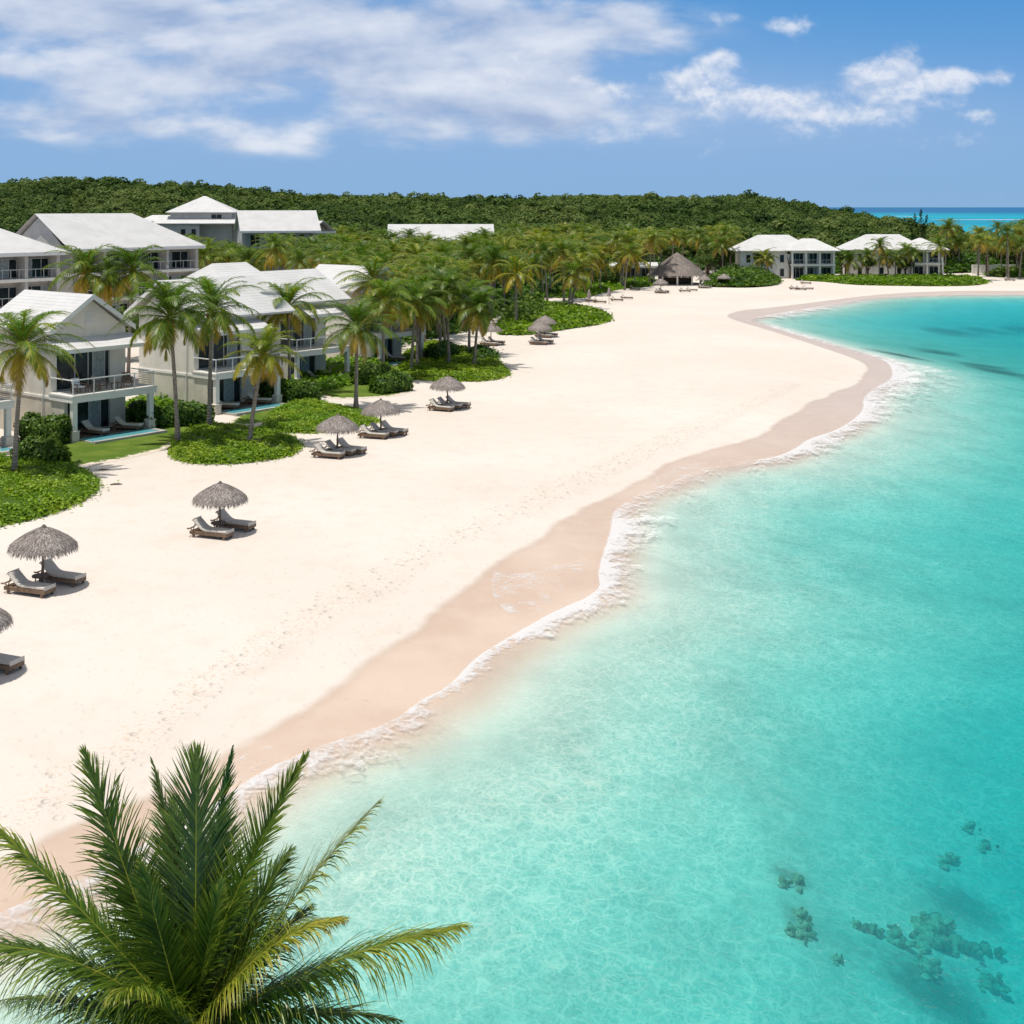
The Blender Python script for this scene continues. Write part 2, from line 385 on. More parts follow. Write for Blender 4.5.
    h = nt.m('ADD', h, nt.m('MULTIPLY', nt.noise(wp.outputs[0], .42, 3, .6), .7)); nb = nt.bump(h, .6, .30); nt.l.new(nb, gl.inputs['Normal']); nt.l.new(nb, WDF.inputs['Normal'])
    fr = nt.new('ShaderNodeFresnel'); fr.inputs['IOR'].default_value = 1.33; nt.l.new(nb, fr.inputs['Normal'])
    f = nt.m('MINIMUM', nt.m('MULTIPLY', fr.outputs[0], .7), .19)
    mx2 = nt.new('ShaderNodeMixShader'); nt.put(mx2.inputs[0], f); nt.l.new(mx.outputs[0], mx2.inputs[1]); nt.l.new(gl.outputs[0], mx2.inputs[2])
    nt.l.new(mx2.outputs[0], out.inputs[0])
    return m
def m_foam():
    m, nt, out = mat('foam'); p = nt.pos()
    e = nt.attr('e'); a = nt.attr('amp')
    n = nt.noise(p, 1.5, 5, .58, .9); n2 = nt.noise(p, 5.0, 3, .58)
    v = nt.new('ShaderNodeTexVoronoi', feature='DISTANCE_TO_EDGE'); nt.l.new(p, v.inputs['Vector']); v.inputs['Scale'].default_value = 2.6
    lace = nt.ss(v.outputs['Distance'], .02, .2, 1, 0)
    body = nt.m('SUBTRACT', 1.02, nt.m('MULTIPLY', nt.m('POWER', e, .8), 1.25))
    val = addf(nt, [nt.m('MULTIPLY', body, a), nt.m('MULTIPLY', nt.m('SUBTRACT', n, .5), 1.5), nt.m('MULTIPLY', nt.m('SUBTRACT', n2, .5), .35), nt.m('MULTIPLY', lace, .16), nt.m('MULTIPLY', nt.m('SUBTRACT', nt.noise(p, .42, 3, .5), .5), 1.3)])
    al = nt.ss(val, .20, .98, 0, .95)
    al = nt.m('MULTIPLY', al, nt.ss(nt.m('ADD', e, nt.m('MULTIPLY', nt.m('SUBTRACT', n2, .5), .06)), .0, .03))
    al = nt.m('MULTIPLY', al, nt.ss(e, .80, 1.0, 1, 0)); al = nt.m('MULTIPLY', al, nt.ss(a, 0, .12))
    df = nt.new('ShaderNodeBsdfDiffuse'); df.inputs[0].default_value = (.84, .84, .84, 1)
    nt.l.new(nt.bump(nt.m('ADD', n, nt.m('MULTIPLY', n2, .5)), .2, .06), df.inputs['Normal'])
    tl = nt.new('ShaderNodeBsdfTranslucent'); tl.inputs[0].default_value = (.84, .84, .84, 1); fm = nt.new('ShaderNodeMixShader'); fm.inputs[0].default_value = .35; nt.l.new(df.outputs[0], fm.inputs[1]); nt.l.new(tl.outputs[0], fm.inputs[2]); df = fm
    tr = nt.new('ShaderNodeBsdfTransparent'); mx = nt.new('ShaderNodeMixShader')
    nt.put(mx.inputs[0], al); nt.l.new(tr.outputs[0], mx.inputs[1]); nt.l.new(df.outputs[0], mx.inputs[2]); nt.l.new(mx.outputs[0], out.inputs[0])
    return m
# ------------------------------------------------------------------ the ground sheet and the water
def fan(rows, cols):
    Y, Uc = np.meshgrid(rows, cols, indexing='ij'); X = Uc * (Y + 30.0)
    nr, nc = Y.shape; idx = np.arange(nr * nc).reshape(nr, nc)
    q = np.stack([idx[:-1, :-1], idx[:-1, 1:], idx[1:, 1:], idx[1:, :-1]], -1).reshape(-1, 4)
    return np.stack([X.ravel(), Y.ravel()], 1), q
pyr = np.concatenate([np.arange(1150, 420, -3.0), np.arange(420, 300, -1.2), np.arange(300, 268, -.8), np.arange(268, 209, -1.5), [208.4, 208.0, 207.7, 207.5, 207.35]])
rows = np.concatenate([[-28, -20, -10, -2, 4, 9, 13, 17], FPX * CAMZ / (pyr - HOR)]); rows = np.unique(rows)
cols = np.concatenate([[-4, -2.5, -1.6, -1.1, -.8, -.65, -.55, -.48], np.arange(-.44, .441, .0031), [.48, .55, .65, .8, 1.1, 1.6, 2.5, 4]])
pts, quads = fan(rows, cols)
sS = np.full(len(pts), 60.0); nearm = pts[:, 1] < 420
sS[nearm] = shore_s(pts[nearm])
h = np.empty(len(pts))
def hgt_from(pp, ss_):
    s = np.minimum(ss_, far_s(pp)); d = -s
    dep = 5.0 * (1 - np.exp(-(np.clip(d, 0, None) / 20.0) ** 1.45)) + .05 * np.clip(d, 0, 3)
    dep += np.clip(pp[:, 0] - 7, 0, 40) * .34 * sstep(-pp[:, 1], -52, -26)
    land = LAND * sstep(s, -2.5, 11.0)
    und = .025 * np.sin(pp[:, 0] * .35 + 1.3) * np.sin(pp[:, 1] * .21) * sstep(s, 6, 20) * sstep(-pp[:, 1], -260, -150)
    return np.where(d > 0, -dep, land + und)
h = hgt_from(pts, sS)
wd = np.full(len(pts), 30.0); wd[nearm] = wet_s(pts[nearm])
td = np.full(len(pts), 50.0)
tm_ = (pts[:, 1] < 140) & (sS > -2)
for tr_ in TRACKS_PX:
    td[tm_] = np.minimum(td[tm_], segdist(pts[tm_], chaikin([G0(*q, .4) for q in tr_], 2)))
gr = np.zeros(len(pts))
for (cx, cy, rx, ry, a) in [(900, 341.5, 34, 3.6, 1), (872, 341, 18, 1.8, .7), (1000, 343, 34, 5.5, 1.0), (982, 337, 34, 3, .9), (938, 325, 26, 3.2, .9), (950, 311, 36, 2.4, .9), (985, 308, 40, 2, .8), (1026, 305.5, 34, 2, .9), (1050, 350, 34, 6, 1)]:
    g1 = np.array(G0(cx, cy)); gx = rx * g1[1] / FPX; gy = abs(G0(cx, cy - ry)[1] - g1[1])
    dd = ((pts[:, 0] - g1[0]) / gx) ** 2 + ((pts[:, 1] - g1[1]) / gy) ** 2
    gr = np.maximum(gr, a * np.exp(-dd * .8))
for (cx, cy, rx, ry, a) in [(938, 946, 85, 40, .95), (985, 975, 60, 30, .8), (800, 932, 26, 22, .6), (870, 938, 36, 12, .6), (965, 856, 60, 22, .75), (790, 890, 26, 11, .7), (865, 985, 20, 8, .45), (910, 815, 22, 6, .4), (930, 1000, 40, 14, .5), (868, 838, 16, 5, .4)]:
    g1 = np.array(G0(cx, cy, -2.6)); gx = rx * g1[1] / FPX; gy = abs(G0(cx, cy - ry, -2.6)[1] - g1[1])
    gr = np.maximum(gr, a * np.exp(-(((pts[:, 0] - g1[0]) / gx) ** 2 + ((pts[:, 1] - g1[1]) / gy) ** 2)))
gr *= (sS < -2)
g = np_mesh('ground', np.column_stack([pts, h]), quads, m_sand(), vattrs={'wetd': wd, 'trackd': td, 'shored': sS, 'grass': gr}, smooth=True)
tag(g, 'pale cream sand of the beach running under the turquoise water', 'beach', kind='structure')
REEFS = [(925, 930, .80, .62), (955, 942, .62, .5), (895, 934, .42, .42), (925, 962, .45, .42), (985, 946, .4, .34), (856, 924, .26, .26), (872, 930, .26, .28), (800, 925, .30, .35), (805, 938, .28, .35), (790, 945, .22, .25), (800, 950, .26, .38),
    (838, 962, .2, .3), (798, 886, .3, .35), (782, 892, .25, .3), (800, 896, .18, .25), (945, 866, .4, .22), (985, 858, .4, .25), (968, 840, .35, .2), (985, 972, .5, .34)]
thin = np.zeros(len(pts))
for (rx_, ry_, rr_, rh_) in REEFS:
    c_ = np.array(G0(rx_, ry_)); c_[1] += .6
    thin = np.maximum(thin, 1.05 * rh_ * np.exp(-(((pts[:, 0] - c_[0]) / (rr_ * 1.15)) ** 2 + ((pts[:, 1] - c_[1]) / (rr_ * 1.5)) ** 2)))
# water: keep only cells that touch the sea
wq = quads[(h[quads] < .12).any(1)]
used = np.unique(wq); remap = -np.ones(len(pts), int); remap[used] = np.arange(len(used))
wpts = np.column_stack([pts[used], np.zeros(len(used))])
ocean = ((far_s(pts) < 40) & (pts[:, 1] > 430)).astype(float)
# the far lagoon also shows right of the headland
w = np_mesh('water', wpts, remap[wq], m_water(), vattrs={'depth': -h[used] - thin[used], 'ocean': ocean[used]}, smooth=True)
tag(w, 'clear turquoise sea water of the bay', 'sea', kind='structure')

FOAM = m_foam()
def foam(lines, name, label, inner=.25, z=.02, inland=0, ws=1.0):
    V = []; Q = []; E = []; A = []
    for ln in lines:
        arr = np.array([(*G0(p[0], p[1]), p[2], p[3]) for p in ln], float); arr = chaikin(arr, 3)
        d = np.gradient(arr[:, :2], axis=0); 
        for _ in range(3): d[1:-1] = (d[:-2] + d[1:-1] * 2 + d[2:]) / 4
        d /= np.linalg.norm(d, axis=1, keepdims=True) + 1e-9
        nrm = np.column_stack([d[:, 1], -d[:, 0]]); K = 9; b = len(V)
        for i in range(len(arr)):
            for k in range(K):
                t = k / (K - 1); q = arr[i, :2] + nrm[i] * ((t * (arr[i, 2] * ws + inner) - inner) if not inland else -t * arr[i, 2])
                bump_ = .05 * math.exp(-((t - .12) / .15) ** 2) * arr[i, 3]
                V.append((q[0], q[1], z + (bump_ if not inland else 0))); E.append(1 - t if inland else t); A.append(arr[i, 3])
        for i in range(len(arr) - 1):
            for k in range(K - 1):
                j = b + i * K + k; Q.append((j, j + 1, j + K + 1, j + K))
    V = np.array(V); sl = V[:, 1] < 420
    if sl.any(): V[sl, 2] = np.maximum(V[sl, 2], hgt(V[sl, :2]) + .014)
    o = np_mesh(name, V, np.array(Q), FOAM, vattrs={'e': E, 'amp': A}, smooth=True)
    return tag(o, label, 'foam', kind='stuff')
foam([[(-200, 1060, 1.5, .7), (-60, 955, 1.5, .7), (0, 921, 1.4, .75), (70, 893, 1.2, .7), (150, 850, 1.6, .7), (228, 806, 2.0, .9), (262, 777, 2.8, .72), (330, 748, 3.0, .64), (400, 726, 2.4, .6), (425, 704, 1.1, .75), (455, 691, 1.0, .95),
    (480, 661, 1.0, 1.05), (510, 643, 1.3, 1.1), (543, 623, 1.7, 1.15), (570, 609, 2.2, 1.15), (595, 599, 2.6, 1.1), (606, 588, 2.4, 1.0), (602, 574, 2.6, 1.0), (609, 550, 3.2, 1.05), (615, 531, 3.7, 1.05), (615, 514, 5.2, .78), (628, 505, 5, .45), (642, 495, 4.5, .36), (667, 487, 4.5, .34), (700, 471, 4, .34),
    (738, 464, 3, .5), (779, 459, 3.0, .85), (800, 449, 3.8, 1.1), (811, 440, 4.0, 1.1), (839, 432, 2.4, .95), (856, 421, 3.0, 1.0), (867, 410, 4.0, 1.15), (864, 400, 5.5, .85), (877, 388, 9, .70), (894, 380, 9.5, .85), (893, 368, 7.5, 1.1), (887, 361, 3.5, .9), (858, 353, 2.5, .42), (836, 347, 2.2, .45),
    (808, 338.5, 3.4, .85), (782, 331, 3.8, .75), (763, 325, 3.5, .6), (748, 320.5, 1.5, .3)],
    [(756, 318, 4, .4), (768, 316, 7, .8), (790, 312, 7, .65), (808, 309, 7, .75), (827, 306, 5, .5), (852, 300.5, 4, .35), (880, 297, 4, .3), (953, 294.5, 4, .4), (1024, 294.5, 4, .4), (1200, 294, 4, .4)]],
    'sea_foam', 'white surf foam lying along the water\'s edge')
foam([[(535, 630, .3, .0), (548, 621, 2.0, .34), (560, 614, 3.2, .42), (572, 608, 4.0, .46), (586, 601, 4.6, .46), (598, 594, 4.8, .44), (605, 586, 4.2, .40), (604, 574, 2.6, .34), (606, 560, .6, .1)],
      [(250, 787, .4, .1), (262, 777, 1.2, .3), (290, 764, 1.4, .32), (330, 748, .4, .1)], [(655, 490, .3, .1), (680, 481, 1.6, .34), (710, 470, 1.8, .34), (740, 464, .4, .1)]],
      'wash_foam', 'thin lacy film of spent foam sliding back over wet sand', z=.10, inland=1)
foam([[(880, 216, 60, .7), (905, 216, 60, .9), (925, 217, 40, .4)], [(930, 219.5, 70, .5), (960, 219.6, 90, 1.1), (1024, 219.4, 110, 1.2), (1120, 219.2, 110, 1.0), (1300, 219, 100, .8)]],
     'reef_surf', 'distant white line of surf breaking on the outer reef', inner=8)
# ------------------------------------------------------------------ materials: plants and built things
def m_leaf(name, stops, trans=.35, rough=.5, spec=.35, objvar=.12, bump=False):
    """stops over the face attribute 'age' (0 young green .. 1 old)"""
    m, nt, out = mat(name)
    age = nt.attr('age'); rnd = nt.attr('rnd')
    oi = nt.new('ShaderNodeObjectInfo').outputs['Random']
    a = nt.m('ADD', age, nt.m('MULTIPLY', nt.m('SUBTRACT', rnd, .5), .22)); a = nt.m('ADD', a, nt.m('MULTIPLY', nt.m('SUBTRACT', oi, .5), objvar), clamp=True)
    c = nt.ramp(a, stops)
    hs = nt.new('ShaderNodeHueSaturation'); nt.l.new(c, hs.inputs['Color']); nt.put(hs.inputs['Value'], nt.lin(rnd, 0, 1, .72, 1.28)); nt.put(hs.inputs['Hue'], nt.lin(oi, 0, 1, .49, .51))
    c = hs.outputs[0]
    p = nt.new('ShaderNodeBsdfPrincipled'); nt.l.new(c, p.inputs['Base Color']); p.inputs['Roughness'].default_value = rough; p.inputs['Specular IOR Level'].default_value = spec
    t = nt.new('ShaderNodeBsdfTranslucent'); nt.l.new(nt.mix(1.0, c, (1.0, 1.15, .55), 'MULTIPLY'), t.inputs[0])
    mx = nt.new('ShaderNodeMixShader'); mx.inputs[0].default_value = trans
    nt.l.new(p.outputs[0], mx.inputs[1]); nt.l.new(t.outputs[0], mx.inputs[2]); nt.l.new(mx.outputs[0], out.inputs[0])
    return m
M_PALM = m_leaf('palm_leaf', [(0, (.050, .118, .012)), (.35, (.135, .220, .020)), (.6, (.35, .31, .03)), (.8, (.50, .32, .04)), (1, (.34, .195, .075))], .42, .42, .45, .28)
M_PALMY = m_leaf('yellow_palm_leaf', [(0, (.085, .16, .015)), (.35, (.17, .22, .018)), (.6, (.40, .33, .025)), (.8, (.50, .34, .03)), (1, (.30, .18, .06))], .32, .42, .4)
M_HERO = m_leaf('near_palm_leaf', [(0, (.030, .078, .010)), (.35, (.100, .165, .016)), (.6, (.25, .27, .025)), (.8, (.38, .32, .04)), (1, (.30, .19, .07))], .30, .36, .5, 0.0)
M_CROWN = m_leaf('forest_leaf', [(0, (.034, .064, .014)), (.4, (.074, .120, .024)), (.7, (.120, .166, .036)), (1, (.165, .20, .055))], .28, .7, .15)
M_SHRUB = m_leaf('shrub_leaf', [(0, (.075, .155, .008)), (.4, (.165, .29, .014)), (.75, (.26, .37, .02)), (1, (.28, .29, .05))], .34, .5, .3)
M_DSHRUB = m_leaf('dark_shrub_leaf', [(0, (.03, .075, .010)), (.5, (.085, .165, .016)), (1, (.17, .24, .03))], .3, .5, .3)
def m_simple(name, col, rough=.8, spec=.25, var=.12, scale=2.0, bump=.0, bscale=8, col2=None, obj=True):
    m, nt, out = mat(name); p = nt.obj() if obj else nt.pos()
    c2 = col2 or tuple(x * (1 - var * 2) for x in col)
    c = nt.mix(nt.ss(nt.noise(p, scale, 4, .6), .36, .68), col, c2)
    b = nt.bump(nt.noise(p, bscale, 4, .6), bump, .03) if bump else None
    principled(nt, out, c, rough, spec, b); return m
def m_bark(name, col, col2):
    m, nt, out = mat(name); p = nt.obj(); x, y, z = nt.sep(p)
    ring = nt.m('SINE', nt.m('MULTIPLY', z, 34.0))
    n = nt.noise(p, 5, 4, .6)
    c = nt.mix(nt.ss(n, .35, .7), col, col2); c = nt.mix(nt.ss(ring, .3, 1, 0, .45), c, tuple(v * .5 for v in col))
    principled(nt, out, c, .9, .15, nt.bump(nt.m('ADD', ring, n), .5, .03)); return m
M_TRUNK = m_bark('palm_bark', (.34, .29, .235), (.24, .195, .155))
M_BARK = m_simple('tree_bark', (.16, .12, .09), .9, .1, .2, 3, .5)
M_WALL = m_simple('cream_plaster', (.655, .60, .50), .9, .15, .08, .9, .15, 12)
M_UPPER = m_simple('pale_plaster', (.73, .685, .595), .9, .15, .06, .9, .15, 12)
M_WALLW = m_simple('white_plaster', (.78, .755, .69), .85, .2, .05, .7, .1, 12)
M_GREY = m_simple('grey_plaster', (.50, .485, .455), .9, .15, .08, .6, .1, 10)
M_TRIM = m_simple('white_paint', (.78, .77, .73), .6, .3, .04, 1.5)
M_WOOD = m_simple('teak', (.24, .155, .10), .7, .25, .2, 6, .3, 20)
M_GWOOD = m_simple('weathered_wood', (.20, .155, .12), .8, .2, .2, 6, .3, 20)
M_CUSH = m_simple('grey_shaded_cushion', (.36, .325, .29), .95, .1, .05, 5, .15, 40)  # armchair grey; on loungers, umbrella shade put into the colour
M_CUSHL = m_simple('pale_sunlit_cushion', (.60, .55, .48), .95, .1, .04, 5, .15, 40)  # sunlit copy of the lounger cushion, sunshine put into the colour
M_STONE = m_simple('terrace_stone', (.47, .44, .39), .85, .2, .10, 1.5, .2, 9)
M_METAL = m_simple('dark_metal', (.09, .09, .09), .4, .5, .05)
M_FRAME = m_simple('window_frame', (.50, .50, .48), .5, .4, .05)
M_CURT = m_simple('curtain', (.36, .41, .40), .9, .1, .15, 4)
M_DARK = m_simple('dark_room', (.05, .05, .05), .9, .1, .1)
M_DECK = m_simple('deck', (.17, .12, .10), .8, .2, .2, 4, .2, 14)
M_LINEN = m_simple('linen', (.78, .78, .80), .9, .1, .03)
def m_glass():
    m, nt, out = mat('window_glass'); p = nt.obj()
    n = nt.noise(p, .9, 3, .6)
    c = nt.mix(nt.ss(n, .35, .7), (.008, .013, .016), (.025, .04, .046))
    principled(nt, out, c, .10, .22); return m
M_GLASS = m_glass()
def m_pool():
    m, nt, out = mat('pool_water'); p = nt.obj(); n = nt.noise(p, 3, 3, .5)
    principled(nt, out, nt.mix(n, (.05, .30, .36), (.18, .48, .52)), .08, .5, nt.bump(n, .2, .05)); return m
M_POOL = m_pool()
def m_roof():
    m, nt, out = mat('white_roof'); p = nt.obj(); x, y, z = nt.sep(p)
    n = nt.noise(p, .5, 5, .6); n2 = nt.noise(p, 6, 3, .6)
    c = nt.mix(nt.ss(n, .35, .7), (.61, .60, .58), (.545, .535, .515)); c = nt.mix(nt.ss(n2, .6, .8, 0, .25), c, (.52, .50, .47))
    crs = nt.m('FRACT', nt.m('MULTIPLY', z, 5.2)); h = nt.ss(crs, 0, .18)
    c = nt.mix(nt.m('MULTIPLY', nt.ss(crs, 0, .14, 1, 0), .35), c, (.44, .43, .41))
    principled(nt, out, c, .75, .25, nt.bump(nt.m('ADD', h, nt.m('MULTIPLY', n2, .4)), .5, .05)); return m
M_ROOF = m_roof()
def m_thatch():
    m, nt, out = mat('thatch'); p = nt.obj(); rnd = nt.attr('rnd')
    ang = nt.m('ARCTAN2', nt.sep(p)[1], nt.sep(p)[0]); z = nt.sep(p)[2]
    n = nt.noise(nt.comb(nt.m('MULTIPLY', ang, 9.0), nt.m('MULTIPLY', z, 1.6), 0), 3.0, 5, .65)
    c = nt.ramp(nt.m('ADD', nt.m('MULTIPLY', rnd, .6), nt.m('MULTIPLY', n, .5)), [(.15, (.13, .105, .088)), (.5, (.31, .265, .235)), (.85, (.52, .46, .42))])
    principled(nt, out, c, .95, .1, nt.bump(n, .9, .05)); return m
M_THATCH = m_thatch()
M_LAWN = None

# ------------------------------------------------------------------ hill and forest
def ridge_z(px):
    return np.interp(px, [-300, 0, 60, 180, 250, 330, 420, 520, 580, 640, 700, 750, 800, 840, 880, 930, 1000, 1400],
                     [24, 23.0, 24.2, 23.6, 20.2, 17.2, 16.6, 16.2, 18.4, 17.2, 16.8, 16.8, 14.0, 11.4, 7.8, 4.0, 1.0, 1.0])
def hill_z(X, Y):
    a = X / np.maximum(Y, 1) * FPX + 512
    rz = ridge_z(a); up = sstep(Y, 300, 590); dn = sstep(Y, 610, 1000)
    lump = 1.3 * np.sin(X * .031 + 1) * np.sin(Y * .027) + .9 * np.sin(X * .07 + Y * .05)
    edge = sstep(Y, 300, 360) * sstep(-np.abs(a - 512), -900, -650)
    return LAND - .35 + (rz - LAND) * up * (1 - dn) * 1.0 + lump * edge * np.clip(rz / 20, 0, 1)
hr = np.concatenate([np.arange(285, 620, 8.0), np.arange(620, 1000, 40.0)]); hc = np.arange(-.75, .62, .012)
YY, UU = np.meshgrid(hr, hc, indexing='ij'); XX = UU * YY
hv = np.column_stack([XX.ravel(), YY.ravel(), hill_z(XX.ravel(), YY.ravel())])
keep = far_s(hv[:, :2]) > 15
idx = np.arange(XX.size).reshape(XX.shape)
hq = np.stack([idx[:-1, :-1], idx[:-1, 1:], idx[1:, 1:], idx[1:, :-1]], -1).reshape(-1, 4)
hq = hq[keep[hq].all(1)]
M_HILL = m_simple('hill_scrub', (.045, .06, .022), 1, .05, .2, .05, obj=False)
hill = np_mesh('hill', hv, hq, M_HILL, smooth=True); tag(hill, 'low wooded hill rising behind the resort', 'hill', kind='structure')
# forest: thousands of crowns reading as one mass
def crown_template(nl, size):
    d = rng.normal(size=(nl, 3)); d[:, 2] = np.abs(d[:, 2]) * 1.0 - .15; d /= np.linalg.norm(d, axis=1, keepdims=True)
    lob = rng.normal(size=(7, 3)); lob[:, 2] = np.abs(lob[:, 2]); lob /= np.linalg.norm(lob, axis=1, keepdims=True)
    r = .66 + .34 * np.max(np.clip(d @ lob.T, 0, 1) ** 4, 1) ; r *= rng.uniform(.82, 1.06, nl)
    C = d * r[:, None] * np.array([1, 1, .82]); N = d + rng.normal(size=(nl, 3)) * .45 + np.array([0, 0, .35])
    v, q = leaves(C, N, rng.uniform(.7, 1.3, nl) * size, .75)
    shade = np.clip(.35 + .25 * rng.normal(size=nl), 0, 1)
    return v, q, shade
tmpl = [crown_template(105, .37) for _ in range(6)]
FV = []; FQ = []; FA = []; FR = []; nv = 0
def add_crown(x, y, z, r, age, t=None):
    global nv
    v, q, sh = tmpl[t if t is not None else rng.integers(len(tmpl))]
    w = rng.uniform(0, 6.28); c, s_ = math.cos(w), math.sin(w)
    vv = np.column_stack([v[:, 0] * c - v[:, 1] * s_, v[:, 0] * s_ + v[:, 1] * c, v[:, 2]]) * r + np.array([x, y, z])
    FV.append(vv); FQ.append(q + nv); nv += len(v); FA.append(np.full(len(q), age)); FR.append(sh)
yy = 345.0
while yy < 640:
    sp = 3.45 + (yy - 345) * .004
    for xx in np.arange(-.56 * yy, .47 * yy, sp):
        x = xx + rng.uniform(-.5, .5) * sp; y = yy + rng.uniform(-.5, .5) * sp
        a = x / y * FPX + 512
        if far_s(np.array([[x, y]]))[0] < 25: continue
        if a > 735 and y < 345 + 0: continue
        if a > 960 and y > 520: continue
        z = hill_z(np.array([x]), np.array([y]))[0]
        big = rng.random()
        r = rng.uniform(1.55, 2.6) * (1.55 if big > .93 else 1)
        pa = .54 + .22 * math.sin(x * .045 + 1.7 * math.sin(y * .03)) + .24 * rng.normal()
        add_crown(x, y, z + 1.5 + rng.uniform(-.6, .8) + (1.0 if big > .93 else 0), r, np.clip(pa, .05, .95))
    yy += sp * .82
fo = np_mesh('forest', np.vstack(FV), np.vstack(FQ), M_CROWN, attrs={'age': np.concatenate(FA), 'rnd': np.concatenate(FR)})
tag(fo, 'dense green woodland covering the low hill behind the resort', 'forest', kind='stuff')

# ------------------------------------------------------------------ ground plants
def pip(x, y, poly): return inside(np.array([[x, y]]), poly)[0]
def scatter(poly, n):
    lo = poly.min(0); hi = poly.max(0); out_ = np.empty((0, 2))
    while len(out_) < n:
        c = rng.uniform(lo, hi, size=(n * 2, 2)); c = c[inside(c, poly)]; out_ = np.vstack([out_, c])
    return out_[:n]
def cover(pxs, h, leaf, dens, m, name, label, cat, age=.45, seed=0, kind='stuff'):
    poly = chaikin(np.vstack([poly_from_px(pxs), poly_from_px(pxs[:1])]), 2)
    # ragged outline
    d = poly - poly.mean(0); rr = np.linalg.norm(d, axis=1)
    area = .5 * abs(np.dot(poly[:-1, 0], poly[1:, 1]) - np.dot(poly[1:, 0], poly[:-1, 1]))
    n = int(min(area * dens, 42000))
    C = scatter(poly, n); ed = segdist(C, poly)
    hum = .75 + .25 * np.sin(C[:, 0] * 1.7 + seed) * np.sin(C[:, 1] * 1.1 + seed * 2) + .18 * np.sin(C[:, 0] * 4.1 + C[:, 1] * 3.3)
    hh = h * np.clip(ed / (h * 1.3 + .25), .12, 1) ** .6 * hum
    C = C + rng.normal(size=C.shape) * np.where(rng.random((n, 1)) < .12, min(.55, .3 + h * .15), .12)
    g_ = hgt_from(C, np.full(len(C), 30.0))
    Z = g_ + hh * rng.uniform(.55, 1.08, n)
    N = rng.normal(size=(n, 3)) * .55 + np.array([0, 0, 1.0])
    v, q = leaves(np.column_stack([C, Z]), N, leaf * rng.uniform(.6, 1.35, n), .6)
    pat = .5 + .5 * np.sin(C[:, 0] * .9 + seed + 2 * np.sin(C[:, 1] * .7)) 
    ag = np.clip(age + .30 * (pat - .5) + .12 * rng.normal(size=n), 0, 1)
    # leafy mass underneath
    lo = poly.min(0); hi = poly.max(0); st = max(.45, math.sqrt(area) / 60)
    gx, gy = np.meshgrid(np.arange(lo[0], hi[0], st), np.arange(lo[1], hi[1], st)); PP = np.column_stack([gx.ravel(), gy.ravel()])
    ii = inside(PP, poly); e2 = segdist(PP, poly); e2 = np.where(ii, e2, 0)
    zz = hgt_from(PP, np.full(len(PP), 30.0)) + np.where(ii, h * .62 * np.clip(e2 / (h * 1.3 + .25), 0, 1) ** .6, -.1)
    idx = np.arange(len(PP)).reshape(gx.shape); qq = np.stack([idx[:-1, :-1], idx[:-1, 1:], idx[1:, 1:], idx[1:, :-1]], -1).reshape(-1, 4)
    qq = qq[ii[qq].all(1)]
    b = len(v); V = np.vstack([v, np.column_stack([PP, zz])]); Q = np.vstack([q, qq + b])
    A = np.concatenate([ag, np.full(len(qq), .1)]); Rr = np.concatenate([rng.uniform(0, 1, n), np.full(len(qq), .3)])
    o = np_mesh(name, V, Q, m, attrs={'age': A, 'rnd': Rr}); tag(o, label, cat, kind=kind); return o
def m_lawn():
    m, nt, out = mat('lawn'); p = nt.pos(); n = nt.noise(p, .5, 5, .6); n2 = nt.noise(p, 7, 4, .7)
    c = nt.mix(nt.ss(n, .38, .68), (.085, .145, .018), (.145, .20, .032)); c = nt.mix(nt.ss(n2, .55, .75, 0, .5), c, (.17, .19, .05))
    e = nt.attr('edge'); k = nt.ss(nt.m('ADD', e, nt.m('MULTIPLY', nt.m('SUBTRACT', nt.noise(p, 2.2, 4, .65), .5), 1.6)), .15, .5)
    c = nt.mix(k, (.66, .57, .46), c)
    principled(nt, out, c, .95, .1, nt.bump(n2, .8, .08)); return m
LAWN = m_lawn()
def lawn(pxs, label):
    poly = chaikin(np.vstack([poly_from_px(pxs), poly_from_px(pxs[:1])]), 2)
    lo = poly.min(0); hi = poly.max(0); st = .3
    gx, gy = np.meshgrid(np.arange(lo[0], hi[0] + st, st), np.arange(lo[1], hi[1] + st, st)); PP = np.column_stack([gx.ravel(), gy.ravel()])
    ii = inside(PP, poly); e = segdist(PP, poly) * np.where(ii, 1, -1)
    zz = hgt_from(PP, np.full(len(PP), 30.0)) + .012 + .05 * np.clip(e, 0, 1)
    idx = np.arange(len(PP)).reshape(gx.shape); qq = np.stack([idx[:-1, :-1], idx[:-1, 1:], idx[1:, 1:], idx[1:, :-1]], -1).reshape(-1, 4); qq = qq[ii[qq].any(1)]
    o = np_mesh('lawn', np.column_stack([PP, zz]), qq, LAWN, vattrs={'edge': e}, smooth=True); tag(o, label, 'lawn', kind='stuff')
    # blades
    n = int(min(12000, ii.sum() * st * st * 60)); C = scatter(poly, n); C = C[segdist(C, poly) > .25]; n = len(C)
    return o
lawn([(40, 468), (70, 466), (105, 463), (135, 456), (168, 448), (182, 440), (205, 428), (215, 420), (160, 424), (100, 438), (60, 440)], 'mown lawn in front of the nearest villa terrace with a sandy ragged edge')
lawn([(290, 400), (313, 395), (335, 399), (365, 398), (395, 396), (412, 391), (412, 383), (436, 372), (440, 362), (380, 366), (330, 386)], 'lawn strip before the third villa ending in a small bush')
lawn([(226, 425), (262, 425), (300, 412), (330, 406), (310, 400), (240, 412)], 'thin grass beside the second villa plunge pool')
